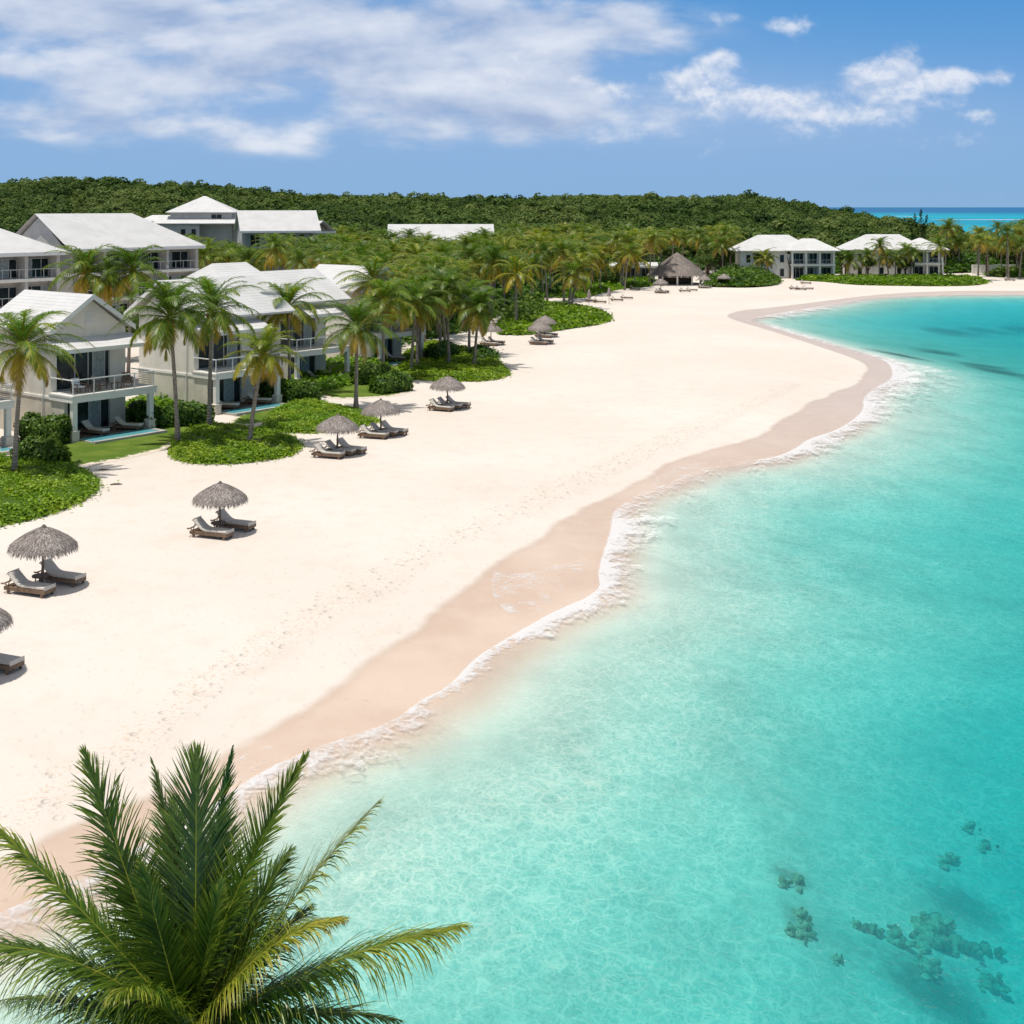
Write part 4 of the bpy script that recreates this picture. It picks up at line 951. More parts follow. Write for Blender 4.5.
def hip_roof(B, x0, x1, y0, y1, ze, zr, a, b, t=.16, ym=None):    # ridge along x, hips inset a (left) and b (right)
    ym = (y0 + y1) / 2 if ym is None else ym
    fl_ = [(0, 1, 5, 4), (1, 2, 5), (2, 3, 4, 5), (3, 0, 4), (6, 9, 8, 7), (0, 6, 7, 1), (1, 7, 8, 2), (2, 8, 9, 3), (3, 9, 6, 0)]
    if a < .05: fl_.pop(3)
    v = [(x0, y0, ze), (x1, y0, ze), (x1, y1, ze), (x0, y1, ze), (x0 + a, ym, zr), (x1 - b, ym, zr), (x0, y0, ze - t), (x1, y0, ze - t), (x1, y1, ze - t), (x0, y1, ze - t)]
    B.add(v, fl_)
def villa(o_px, label, Wd=6.3, roof='front', depth=10.0, o=None, furnish=0, ridge=9.3, raised=False, xl=None):
    o = o or P(*o_px); t = empty('beach_villa', (o.x, o.y, LAND), RZ, label, 'villa')
    S0, S1 = 2.6, 3.05                      # balcony slab
    xr = Wd - 0.5
    # walls: piers, lintels and the body behind them
    B = MB(); yw = 2.6
    B2 = MB()
    for z0, z1, op, b_ in ((0.0, 2.62, 2.35, B), (3.05, 6.5, 5.55, B2)):
        b_.box(0, .45, yw, yw + .3, z0, z1); b_.box(xr - 1.25, xr, yw, yw + .3, z0, z1); b_.box(.45, xr - 1.25, yw, yw + .3, op, z1)
    B.box(0, xr, yw + .3, depth, -.1, 2.62); B2.box(.03, xr - .03, yw + .3, depth - .03, 2.80, 7.0); B2.box(0, xr, yw - .01, yw + .3, 6.5, 7.0)
    B.box(0.0, .25, 1.0, yw, 0, 2.6)        # loggia side fin
    B2.build('upper_wall', M_UPPER, t); sc_ = MB(); sc_.box(-.05, xr + .05, yw + .02, depth + .04, 2.62, 2.80); sc_.build('string_course', M_WALLW, t)
    dp = MB(); dp.tube([(-.06, yw + .8, 6.7), (-.06, yw + .8, 2.82)], .045, 6); dp.tube([(-.09, yw + .8, 2.80), (-.09, yw + .8, .0)], .045, 6); dp.build('downpipe', M_TRIM, t)
    if roof == 'front':
        lv = MB()
        for k in range(7): lv.box(xr / 2 - .32, xr / 2 + .32, yw - .05, yw - .005, 7.45 + k * .12, 7.53 + k * .12)
        lv.build('gable_vent', M_TRIM, t)
    B.build('wall', M_WALL, t)
    window(t, .45, xr - 1.25, 0.18, 2.35, yw + .10, [1.3, .9, .8, .6], 'sliding_door', (2,))
    window(t, .45, xr - 1.25, 3.1, 5.55, yw + .10, [1.4, 1.0, .35, .9, .35], 'balcony_door', (3,))
    # balcony slab, columns with pedestals
    b = MB(); b.box(-.12, Wd + .12, -.12, yw - .015, S0, S1); b.box(-.16, Wd + .16, -.16, yw - .02, S1 - .10, S1 + .02); b.build('balcony_slab', M_WALLW, t)
    for x in (.18, Wd - .18):
        c = MB(); c.box(x - .17, x + .17, .03, .37, .75, S0); c.build('column', M_WALLW, t)
        c = MB(); c.box(x - .27, x + .27, -.07, .47, -.1, .75); c.box(x - .30, x + .30, -.10, .50, .70, .78); c.build('pedestal', M_WALL, t, bevel=.02)
    rl = MB(); rl.box(-.02, Wd + .02, .0, .07, S1 + .98, S1 + 1.05); rl.box(-.02, .05, .07, yw, S1 + .98, S1 + 1.05); rl.box(Wd - .05, Wd + .02, .07, yw, S1 + .98, S1 + 1.05)
    for x in np.linspace(0, Wd - .05, 5): rl.box(x, x + .06, .01, .06, S1 + .02, S1 + .98)
    r_ = rl.build('railing', M_TRIM, t)
    wr = MB()
    for k in range(7): z = S1 + .14 + k * .12; wr.tube([(0.03, .03, z), (Wd - .02, .03, z)], .012, 4); wr.tube([(Wd - .02, .05, z), (Wd - .02, yw, z)], .012, 4)
    wr.build('railing_wires', M_METAL, r_)
    # roof
    rf = MB(); gb = MB(); tr = MB()
    if roof == 'front':
        x0, x1, ym = -.45, xr + .45, (xr) / 2
        gable_roof_y(rf, x0, x1, yw - .55, depth + .6, 7.0, ridge)
        gb.prism([(0, yw, 7.0), (xr, yw, 7.0), (ym, yw, ridge - .12)], (0, .25, 0))
        for (a, c) in (((x0, 7.0), (ym, ridge)), ((ym, ridge), (x1, 7.0))):
            tr.prism([(a[0], yw - .58, a[1] - .16), (c[0], yw - .58, c[1] - .16), (c[0], yw - .58, c[1] + .19), (a[0], yw - .58, a[1] + .19)], (0, .028, 0))
    else:
        xa = -.5 if xl is None else xl; gable_roof_x(rf, xa, xr + .5 + (3.2 if not raised else 2.0), yw - .75, depth + 1.2, 6.9, ridge)
        ym = (yw - .75 + depth + 1.2) / 2
        if roof == 'side':
            gb.prism([(0, yw, 6.95), (0, depth, 6.95), (0, ym, ridge - .25)], (.25, 0, 0))
            for (a, c) in (((yw - .75, 6.9), (ym, ridge)), ((ym, ridge), (depth + 1.2, 6.9))):
                tr.prism([(xa - .03, a[0], a[1] - .14), (xa - .03, c[0], c[1] - .14), (xa - .03, c[0], c[1] + .19), (xa - .03, a[0], a[1] + .19)], (.028, 0, 0))
        if raised: hip_roof(rf, -5.4, 1.6, 2.6, depth + 2.0, 8.0, ridge + 1.0, 2.2, 1.0)
    # skirt roof over the balcony
    sk = MB(); sk.prism([(-.35, .75, 5.86), (-.35, .75, 6.0), (-.35, yw + .02, 6.62), (-.35, yw + .02, 6.48)], (xr + .7, 0, 0))
    rf.build('roof', M_ROOF, t)
    if gb.v: gb.build('gable', M_UPPER, t)
    if tr.v: tr.build('fascia', M_TRIM, t)
    sk.build('skirt_roof', M_ROOF, t); fc = MB(); fc.box(-.36, xr + .36, .70, .75, 5.76, 6.02); fc.build('fascia', M_TRIM, t)
    # terrace with plunge pool strip
    te = MB(); te.box(.5, Wd - .35, -1.75, yw - .02, -.35, .16); te.box(.42, Wd - .27, -1.83, -1.52, -.35, .225); te.box(Wd - .6, Wd - .27, -1.52, .6, -.35, .22); te.build('terrace', M_STONE, t)
    dk = MB(); dk.box(.85, Wd - .62, .18, yw - .06, .16, .185); dk.build('deck', M_DECK, t)
    pl = MB(); pl.box(.62, Wd - .62, -1.5, .14, .16, .205); pl.build('plunge_pool', M_POOL, t)
    return t
V = []
V.append(villa(None, 'cream villa mostly cut by the left edge, its balcony corner showing beside the leaning palm', o=Vector((P(9, 449).x - UX.x * 6.1, P(9, 449).y - UX.y * 6.1, LAND))))
V.append(villa((73, 443), 'nearest full cream villa with a front gable, wired balcony railing and turquoise plunge pool', furnish=1))
V.append(villa((216, 415), 'second cream villa whose white roof ends in a side gable, behind the yellowing palm', roof='side', depth=9.5, ridge=9.6))
V.append(villa((297, 388), 'third villa with a long white roof stepping up at its left, behind the slender palm', roof='plain', depth=10, ridge=9.5, raised=True, xl=.9))
V.append(villa((380, 366), 'fourth villa half hidden by palms, front gabled, at the end of the row', furnish=0, depth=11))
# terrace and balcony furniture of the villas, each a thing of its own
def at(v, x, y, z=0):
    c, s_ = math.cos(RZ), math.sin(RZ); return Vector((v.location.x + x * c - y * s_, v.location.y + x * s_ + y * c, LAND + z))
def armchair(pos, rz, m, label, group=None):
    t = empty('armchair', pos, rz, label, 'armchair', group)
    f = MB(); 
    for x in (-.33, .33):
        for y in (-.33, .33): f.box(x - .03, x + .03, y - .03, y + .03, 0, .55 if y < 0 else .5)
        f.box(x - .035, x + .035, -.36, .36, .55, .6)
    f.box(-.36, .36, -.33, .33, .28, .33); f.build('frame', M_WOOD, t)
    c = MB(); c.box(-.29, .29, -.33, .28, .33, .46); c.build('seat', m, t, bevel=.04)
    c = MB(); c.prism([(-.29, .24, .42), (-.29, .40, .95), (-.29, .52, .92), (-.29, .36, .42)], (.58, 0, 0)); c.build('backrest', m, t, bevel=.03)
def low_table(pos, label, group=None):
    t = empty('low_table', pos, RZ, label, 'table', group); f = MB(); f.box(-.3, .3, -.25, .25, .38, .43); f.build('tabletop', M_WOOD, t, bevel=.01)
    for x in (-.25, .25):
        for y in (-.2, .2): l = MB(); l.box(x - .025, x + .025, y - .025, y + .025, 0, .38); l.build('leg', M_WOOD, t)
v1 = V[1]
armchair(at(v1, 1.2, 1.2, 3.05), RZ, M_LINEN, 'white armchair on the nearest full villa balcony, nearest its left end')
armchair(at(v1, 2.9, 1.4, 3.05), RZ + .3, M_CUSH, 'grey armchair near the middle of the nearest full villa balcony')
armchair(at(v1, 5.0, 1.2, 3.05), RZ - .4, M_WOOD, 'brown wooden armchair at the right end of the nearest full villa balcony')
low_table(at(v1, 2.1, .9, 3.05), 'small wooden table between the white and grey balcony armchairs'); low_table(at(v1, 3.9, .9, 3.05), 'small wooden table beside the brown balcony armchair')
armchair(at(V[0], 5.2, 1.0, 3.05), RZ, M_WOOD, 'brown chair behind the balcony railing at the left edge')

# ------------------------------------------------------------------ loungers and thatched umbrellas
def lounger_proto():
    t = empty('sun_lounger', (0, 0, 0)); f = MB()
    for y in (-.33, .27):
        f.box(-1.0, 1.0, y, y + .06, .15, .30)
    for x in (-1.0, .94): f.box(x, x + .06, -.27, .27, .155, .29)
    for k in range(11): x = -.85 + k * .165; f.box(x, x + .09, -.27, .27, .262, .285)
    f.build('frame', M_WOOD, t)
    for x in (-.8, .85):
        for y in (-.335, .265): l = MB(); l.box(x - .05, x + .05, y, y + .07, 0, .15); l.build('leg', M_WOOD, t)
    # armrest loop at the head end
    a = MB(); a.tube([(-.72, -.37, .28), (-.9, -.37, .42), (-1.12, -.34, .40), (-1.16, -.2, .34)], .03, 6); a.tube([(-.72, .37, .28), (-.9, .37, .42), (-1.12, .34, .40), (-1.16, .2, .34)], .03, 6); a.tube([(-1.16, -.2, .34), (-1.16, .2, .34)], .03, 6); a.build('head_rail', M_WOOD, t, smooth=True)
    # back support and mattress with raised back
    prof = []
    for k in range(9): x = 1.0 - k * .145; prof.append((x, .31 + (.012 if k in (0,) else 0)))
    x, z = prof[-1]; ang = 0
    for k in range(7):
        ang = min(R(42), ang + R(11)); x -= .125 * math.cos(ang); z += .125 * math.sin(ang); prof.append((x, z))
    up = []
    for i, (x, z) in enumerate(prof):
        a_ = prof[max(i - 1, 0)]; b_ = prof[min(i + 1, len(prof) - 1)]; dx_, dz_ = b_[0] - a_[0], b_[1] - a_[1]; L_ = math.hypot(dx_, dz_); up.append((x - dz_ / L_ * -.10 * -1 * -1, z - dx_ / L_ * .10))
    c = MB(); W_ = .31
    poly = [(x, -W_, z) for x, z in prof] + [(x, -W_, z) for x, z in reversed(up)]
    n = len(prof); vs = []; fs = []
    for (x, z), (x2, z2) in zip(prof, up): vs += [(x, -W_, z), (x, W_, z), (x2, W_, z2), (x2, -W_, z2)]
    for i in range(n - 1):
        for k in range(4): fs.append((i * 4 + k, i * 4 + (k + 1) % 4, i * 4 + 4 + (k + 1) % 4, i * 4 + 4 + k))
    fs += [(0, 1, 2, 3), ((n - 1) * 4 + 3, (n - 1) * 4 + 2, (n - 1) * 4 + 1, (n - 1) * 4)]
    c.add(vs, fs); c.build('mattress', M_CUSH, t, bevel=.025)
    s_ = MB(); xb, zb = prof[-2]; s_.tube([(xb + .02, -.2, zb - .03), (xb - .12, -.2, .27)], .022, 5); s_.tube([(xb + .02, .2, zb - .03), (xb - .12, .2, .27)], .022, 5); s_.build('back_support', M_WOOD, t)
    return t
def kids(o): return [c for c in bpy.data.objects if c.parent == o]
def copy_tree(o):
    c = o.copy(); COL.objects.link(c)
    for ch in kids(o):
        d = ch.copy(); COL.objects.link(d); d.parent = c
        for g_ in kids(ch): e = g_.copy(); COL.objects.link(e); e.parent = d
    return c
def umbrella_proto(seed):
    t = empty('thatched_umbrella', (0, 0, 0)); random.seed(seed)
    p = MB(); p.tube([(0, 0, -.4), (.01, 0, 1.2), (0, 0, 2.36)], [.06, .055, .05], 8); p.build('pole', M_GWOOD, t, smooth=True)
    rp = [(0.02, 2.50), (.12, 2.45), (.45, 2.29), (.80, 2.10), (1.08, 1.91), (1.25, 1.76), (1.31, 1.68)]
    c = MB(); c.lathe(rp + [(1.2, 1.69), (1.0, 1.84), (.5, 2.12), (.05, 2.32)], 40, rnd=.4)
    # thatch strands
    def prof(r): 
        for (a, za), (b, zb) in zip(rp, rp[1:]):
            if a <= r <= b: return za + (zb - za) * (r - a) / (b - a)
        return rp[-1][1]
    for k in range(2300):
        w = random.uniform(0, 6.2832); r0 = random.uniform(.03, 1.0) ** .6 * 1.26; ln = random.uniform(.16, .34)
        r1 = r0 + ln * .82; w1 = w + random.uniform(-.06, .06)
        z0 = prof(min(r0, 1.33)) + .025; z1 = (prof(r1) + .045 if r1 < 1.30 else prof(1.30) - (r1 - 1.28) * .9 - random.uniform(0, .05)); r1 = min(r1, 1.30 + random.uniform(0, .10))
        wd_ = random.uniform(.010, .022); tx, ty = -math.sin(w), math.cos(w)
        a0 = Vector((math.cos(w) * r0, math.sin(w) * r0, z0)); a1 = Vector((math.cos(w1) * r1, math.sin(w1) * r1, z1)); sd_ = Vector((tx, ty, 0)) * wd_
        c.add([a0 - sd_, a0 + sd_, a1 + sd_ * .5, a1 - sd_ * .5], [(0, 1, 2, 3)], rnd=random.random())
    for k in range(260):
        w = random.uniform(0, 6.2832); r0 = random.uniform(1.2, 1.33); a0 = Vector((math.cos(w) * r0, math.sin(w) * r0, 1.74)); a1 = Vector((a0.x * 1.03, a0.y * 1.03, 1.70 - random.uniform(.03, .17)))
        sd_ = Vector((-math.sin(w), math.cos(w), 0)) * random.uniform(.015, .035); c.add([a0 - sd_, a0 + sd_, a1 + sd_ * .4, a1 - sd_ * .4], [(0, 1, 2, 3)], rnd=random.random())
    c.build('canopy', M_THATCH, t)
    k = MB(); k.lathe([(.001, 2.58), (.06, 2.55), (.11, 2.47), (.14, 2.42), (.10, 2.40)], 10, rnd=.1); k.build('cap', M_THATCH, t)
    r_ = MB()
    for j in range(8): w = j * .785; r_.tube([(.05 * math.cos(w), .05 * math.sin(w), 2.26), (1.2 * math.cos(w), 1.2 * math.sin(w), 1.67)], .018, 4)
    r_.build('rafters', M_GWOOD, t)
    return t
def round_table_proto():
    t = empty('side_table', (0, 0, 0)); b = MB(); b.lathe([(.12, .40), (.34, .40), (.34, .45), (.001, .45)], 18); b.build('tabletop', M_GWOOD, t)
    for j in range(3):
        w = j * 2.094; l = MB(); l.tube([(.24 * math.cos(w), .24 * math.sin(w), .40), (.28 * math.cos(w), .28 * math.sin(w), -.03)], .025, 5); l.build('leg', M_GWOOD, t)
    return t
UMB = [umbrella_proto(21), umbrella_proto(22)]; LNG = lounger_proto(); TBL = round_table_proto()
usedp = set()
def inst(proto, pos, rz, label, cat, group, scale=1.0):
    o = proto if proto.name not in usedp else copy_tree(proto); usedp.add(proto.name)
    o.location = pos; o.rotation_euler = (0, 0, rz); o.scale = (scale,) * 3; tag(o, label, cat, group); return o
sunlit_mesh = None
def lounger(pos, rz, label, pale=False, group='sun loungers on the sand'):
    global sunlit_mesh
    o = inst(LNG, pos, rz, label, 'sun lounger', group)
    if pale:
        for ch in kids(o):
            if ch.name.startswith('mattress'):
                if sunlit_mesh is None: sunlit_mesh = ch.data.copy(); sunlit_mesh.materials.clear(); sunlit_mesh.materials.append(M_CUSHL)
                ch.data = sunlit_mesh
    return o
LRZ = R(-23)
def station(bx, by, desc, k, rz=LRZ, pale=True, off=((.12, -.80), (.20, .88)), third=None, table=True):
    b = P(bx, by); u_ = inst(UMB[k % 2], b - Vector((0, 0, .02)), bx * .9, 'thatched beach umbrella ' + desc, 'beach umbrella', 'thatched umbrellas on the beach', random.uniform(.96, 1.04)); u_.rotation_euler = (random.uniform(-.035, .035), random.uniform(-.035, .035), bx * .9)
    c, s_ = math.cos(rz), math.sin(rz)
    for j, (dx_, dy_) in enumerate(off):
        x = b.x + dx_ * c - dy_ * s_; y = b.y + dx_ * s_ + dy_ * c
        nm = (['front lounger under the umbrella ', 'rear lounger under the umbrella '] if len(off) == 2 else ['front lounger under the umbrella ', 'middle lounger under the umbrella ', 'rear lounger under the umbrella '])[j]
        lounger((x, y, gz(x, y)), rz + random.uniform(-.09, .09), nm + desc, pale and j == 0)  # front one gets the sunlit cushion copy, the others the shaded one
    if table: inst(TBL, (b.x - .15, b.y + .25, gz(b.x, b.y)), 0, 'round table at the pole of the umbrella ' + desc, 'side table', 'side tables at the umbrella poles')
station(-31, 676, 'cut by the left edge', 0)
station(42, 588, 'just below the left leafy bed', 1)
station(220, 533, 'alone on sand below the lawn', 0)
station(337, 455, 'nearest of three by the greenery', 1, off=((-.05, -.95), (.12, .10), (.42, .95)))
station(381, 436, 'overlapping the leafy patch, middle of three', 0, off=((-.05, -.95), (.12, .10), (.42, .95)))
station(447, 409, 'before the rounded leafy point, farthest of three', 1, off=((-.05, -.95), (.12, .10), (.42, .95)))
station(491, 345, 'behind the twin leaning palms', 0, table=False)
station(540, 344, 'nearer of the overlapping two', 1, table=False)
station(545, 337, 'farther of the overlapping two', 0, table=False)
station(661, 293, 'before the left end of the thatched pavilion', 1, table=False)
station(704, 288, 'just right of the pavilion front', 0, table=False)
station(724, 287, 'at the foot of the pavilion shrub mound', 1, table=False)
for i, (px, py, rz, lab) in enumerate([(592, 302, -.1, 'far lounger in a cluster beyond the green sand tongue, leftmost'), (600, 303, -.3, 'far lounger in a cluster beyond the green sand tongue, second from left'), (617, 301, .1, 'far lounger in a cluster beyond the green sand tongue, right of the folded umbrella'), (627, 299, -.1, 'far lounger in a cluster beyond the green sand tongue, rightmost'),
    (635, 290, 0, 'far lounger beside the grass strip under the yellow palms'), (685, 292, .1, 'far lounger left of pair before the thatched pavilion posts'), (692, 291, -.2, 'far lounger right of pair before the thatched pavilion posts'),
    (795, 289.5, .1, 'lounger on open far sand left of a trio below the first far house'), (801, 290, -.1, 'lounger on open far sand in the middle of a trio below the first far house'), (808, 289.5, -.2, 'lounger on open far sand right of a trio below the first far house'), (806, 284, 0, 'single lounger close under the first far house'), (1010, 281, 0, 'far lounger at the right edge before the brown scrub')]):
    p = P(px, py); lounger(p, rz, lab, i % 2 == 0)
def closed_umbrella(px, py, label):
    t = empty('folded_umbrella', P(px, py), 0, label, 'folded umbrella'); b = MB(); b.tube([(0, 0, -.3), (0, 0, 2.6)], .04, 6); b.build('pole', M_GWOOD, t)
    c = MB(); c.lathe([(.02, 2.65), (.16, 2.4), (.30, 1.7), (.34, 1.25), (.2, 1.2), (.05, 1.3)], 12, rnd=.5); c.build('canopy', M_THATCH, t)
closed_umbrella(609, 304, 'folded umbrella standing upright among the far lounger cluster'); closed_umbrella(589, 306, 'thin folded umbrella at the left end of the far lounger cluster')
# loungers on the villa terraces
lounger(at(V[1], 2.2, .9, .185), RZ + R(-75), 'grey lounger on the nearest full villa deck, left of its pair', False, 'loungers on the villa decks'); lounger(at(V[1], 4.7, .75, .185), RZ + R(-60), 'pale lounger on the nearest full villa deck, right by the pool end', True, 'loungers on the villa decks')
lounger(at(V[2], 1.6, .9, .185), RZ + R(-60), 'dark lounger on the second villa deck by its left column', False, 'loungers on the villa decks'); lounger(at(V[2], 4.8, .9, .185), RZ + R(-60), 'pale lounger on the second villa deck by its right column', True, 'loungers on the villa decks')
lounger(at(V[3], 1.5, .9, .185), RZ + R(-60), 'pale lounger on the third villa deck, left', True, 'loungers on the villa decks'); lounger(at(V[3], 3.2, .9, .185), RZ + R(-60), 'grey lounger on the third villa deck, middle', False, 'loungers on the villa decks'); lounger(at(V[3], 4.8, .9, .185), RZ + R(-60), 'grey lounger on the third villa deck, right', False, 'loungers on the villa decks')
lounger(at(V[4], 3.0, .9, .185), RZ + R(-60), 'pale lounger on the fourth villa deck', True, 'loungers on the villa decks')
def driftwood(px, py, s_, label):
    p = P(px, py); b = MB(); b.tube([(-.35 * s_, 0, .03), (-.1 * s_, .05, .06), (.15 * s_, 0, .05), (.38 * s_, .08, .02)], [.03, .05, .045, .015], 6)
    o = b.build('driftwood', M_GWOOD, smooth=True); o.location = p; o.rotation_euler = (0, 0, .2); tag(o, label, 'driftwood', 'driftwood pieces')
driftwood(116, 485, .9, 'small dark driftwood piece on the sand right of the leafy bed'); driftwood(103, 470.5, .8, 'flat bit of driftwood at the sandy lawn edge')

# ------------------------------------------------------------------ buildings behind
def lodge(name, cat, label, o, rz, Wd, D, eave, ridge, roofkind, floors, bays, wallm=None, hipa=0, hipb=5.0, fh=3.1, balcony=True, z0=0.0, blank=False):
    t = empty(name, o, rz, label, cat); wallm = wallm or M_GREY; B = MB(); B.box(0, Wd, 1.6, D, -1, eave)
    for k in range(bays + 1): x = k * (Wd - .4) / bays; B.box(x, x + .4, .0, 1.59, -1, eave - .02) if balcony else None
    B.build('wall', wallm, t)
    if not blank:
        for f in range(floors):
            zt = eave - f * fh - .55; zb = zt - fh + .95
            if zb < -.5: break
            if balcony:
                s_ = MB(); s_.box(-.1, Wd + .1, -.08, 1.58, zb - .40, zb - .05); s_.build('balcony_slab', M_WALLW, t)
            for k in range(bays):
                xa = k * (Wd - .4) / bays + .55; xb = (k + 1) * (Wd - .4) / bays - .15
                window(t, xa, xb, zb, zt, 1.44, [1, 1, .8], 'window', (random.choice((0, 1, 2)),))
            if balcony:
                r_ = MB(); r_.box(0, Wd, -.02, .03, zb + .95, zb + 1.02)
                for x in np.linspace(0, Wd - .05, bays * 4 + 1): r_.box(x, x + .05, -.02, .03, zb - .05, zb + .95)
                r_.build('railing', M_FRAME, t)
    rf = MB()
    if roofkind == 'hip': hip_roof(rf, -.6, Wd + .6, -.7, D + .7, eave + .18, ridge, hipa if hipa else .01, hipb)
    elif roofkind == 'gx': gable_roof_x(rf, -.6, Wd + .6, -.7, D + .7, eave, ridge)
    elif roofkind == 'gy': gable_roof_y(rf, -.6, Wd + .6, -.7, D + .7, eave, ridge)
    rf.build('roof', M_ROOF, t)
    gb = MB()
    if roofkind == 'gx' or (roofkind == 'hip' and not hipa):
        gb.prism([(0.02, 1.0, eave), (0.02, D, eave), (0.02, (D) / 2, ridge - .35)], (.2, 0, 0))
    if roofkind == 'gx': gb.prism([(Wd - .22, 1.0, eave), (Wd - .22, D, eave), (Wd - .22, D / 2, ridge - .35)], (.2, 0, 0))
    if roofkind == 'gy': gb.prism([(0.0, 1.4, eave), (Wd, 1.4, eave), (Wd / 2, 1.4, ridge - .3)], (0, .2, 0)); 
    if gb.v: gb.build('gable', wallm, t)
    tr = MB(); tr.box(-.62, Wd + .62, -.74, -.70, eave - .22, eave + .16); tr.build('fascia', M_TRIM, t)
    return t
def at_px(px, Y, z=LAND): return Vector(((px - 512) * Y / FPX, Y, z))
random.seed(31)
e1 = at_px(60, 145); lodge('hotel_block', 'hotel building', 'pale hotel block at the left edge behind the nearest villa roof, with glass fronted balconies', Vector((e1.x - UX.x * 20, e1.y - UX.y * 20, LAND)), RZ, 20, 13, 10.2, 13.6, 'hip', 3, 5, hipa=0, hipb=6)
e2 = at_px(70, 150); lodge('hotel_block', 'hotel building', 'largest pale hotel block with a broad white gabled roof, right of the edge block', Vector((e2.x, e2.y, LAND)), RZ, 18.5, 13, 10.3, 14.6, 'hip', 3, 4, hipb=6.0)
# tower building
tw = at_px(167, 250, LAND); t = empty('tower_house', (tw.x, tw.y, LAND), R(6), 'grey tower house with a pyramid hip roof above flat roofed wings', 'hotel building')
B = MB(); B.box(.6, 12.4, 0, 11, -1, 14.4); B.box(-5.4, .6, 2, 12, -1, 12.4); B.box(12.4, 15, 1, 10, -1, 12.4); B.box(-2, 6.5, -2.4, 0, -1, 12.0); B.build('wall', M_GREY, t)
rf = MB(); hip_roof(rf, -.2, 13.2, -.8, 11.8, 14.4, 17.6, 6.5, 6.5); rf.build('roof', M_ROOF, t)
rf = MB(); hip_roof(rf, -6, .5, 1.2, 12.6, 12.6, 13.8, 2, .1); rf.build('wing_roof', M_ROOF, t); rf = MB(); hip_roof(rf, -2.5, 15.6, -3, 6, 12.25, 13.6, 2, 2); rf.build('wing_roof', M_ROOF, t)
for x in (3.0, 5.0): window(t, x, x + .9, 9.2, 11.2, -2.5, [1], 'window')
window(t, 8.5, 10.5, 12.6, 14.0, -.1, [1, 1], 'window')
lg = at_px(243, 232); lodge('gabled_lodge', 'hotel building', 'grey lodge with a long white roof and large square windows, right of the tower house', Vector((lg.x, lg.y, LAND)), R(18), 13.5, 10, 10.9, 14.6, 'gx', 2, 4, balcony=False)
lodge('gabled_lodge', 'hotel building', 'small white gabled annexe at the right end of the grey lodge', at_px(312, 244), R(30), 4.0, 7, 10.6, 12.6, 'gy', 1, 1, balcony=False)
lodge('long_lodge', 'building', 'long low building showing only its white roof above the palm grove', at_px(390, 282), R(4), 22.5, 9, 8.0, 11.4, 'gx', 1, 6, balcony=False)
lodge('service_building', 'building', 'low grey building half hidden behind the yellow palms left of the pavilion', at_px(612, 268), R(-4), 9, 5, 3.0, 3.6, 'gx', 1, 3, balcony=False)
# the two far beach houses
def far_house(o, rz, lw, rw, bays, label):
    t = empty('beach_house', o, rz, label, 'house'); E = 5.9; Hr = 9.3
    B = MB(); B.box(0, lw, 1.2, 10, -1, E); B.box(lw, lw + rw, 1.5, 11, -1, E); B.build('wall', M_WALLW, t)
    for k in range(bays + 1): c = MB(); x = lw + k * (rw - .42) / bays; c.box(x, x + .42, -1.0, -.58, -1, E - .05); c.build('column', M_WALLW, t)
    for z in (2.75,): s_ = MB(); s_.box(lw - .1, lw + rw + .1, -1.1, 1.48, z, z + .42); s_.build('balcony_slab', M_WALLW, t)
    s_ = MB(); s_.box(lw - .1, lw + rw + .1, -1.1, 1.48, E - .35, E + .02); s_.build('beam', M_WALLW, t)
    for zb in (.15, 3.25):
        for k in range(bays):
            xa = lw + k * (rw - .42) / bays + .46; xb = lw + (k + 1) * (rw - .42) / bays - .04; window(t, xa, xb, zb, zb + 2.2, 1.36, [1, 1, 1], 'sliding_door', (random.choice((0, 1, 2)),) if k == 1 else ())
    r_ = MB(); r_.box(lw, lw + rw, -.98, -.93, 4.05, 4.12)
    for x in np.linspace(lw, lw + rw - .05, bays * 5): r_.box(x, x + .04, -.98, -.94, 3.17, 4.05)
    r_.build('railing', M_FRAME, t)
    for x in (lw * .12, lw * .5, lw * .8):
        for zb in (.4, 3.4): window(t, x, x + .9, zb, zb + 1.7, 1.10, [1], 'window')
    rf = MB(); hip_roof(rf, -1.6, lw + rw * .62, .1, 11.2, E + .1, Hr, 6.0, 5.2); rf.build('roof', M_ROOF, t)
    rf = MB(); hip_roof(rf, lw - 1.2, lw + rw + 1.1, -2.0, 9.5, E + .22, Hr - .75, 4.2, 4.6); rf.build('roof', M_ROOF, t)
    return t
h1 = P(741, 278.5); far_house(Vector((h1.x, h1.y, LAND)), R(-3), 10.6, 9.2, 3, 'nearer left one of two far beach houses, white hip roof and three bay balcony front')
h2 = P(852, 277); far_house(Vector((h2.x, h2.y, LAND)), R(-2), 12.6, 7.0, 2, 'right one of two far beach houses, its two bay front beside the headland trees')
# low white wall at right
wl = MB(); a = P(972, 273.5); wl.box(0, 26, 0, .3, -.5, 1.9); wl.box(-.05, 26.05, -.05, .35, 1.9, 2.02)
for k in range(10): wl.box(k * 2.85, k * 2.85 + .3, -.12, -.002, -.5, 1.89)
o = wl.build('garden_wall', M_WALLW); o.location = (a.x, a.y, LAND); tag(o, 'low white garden wall at the right edge under the headland trees', 'wall')
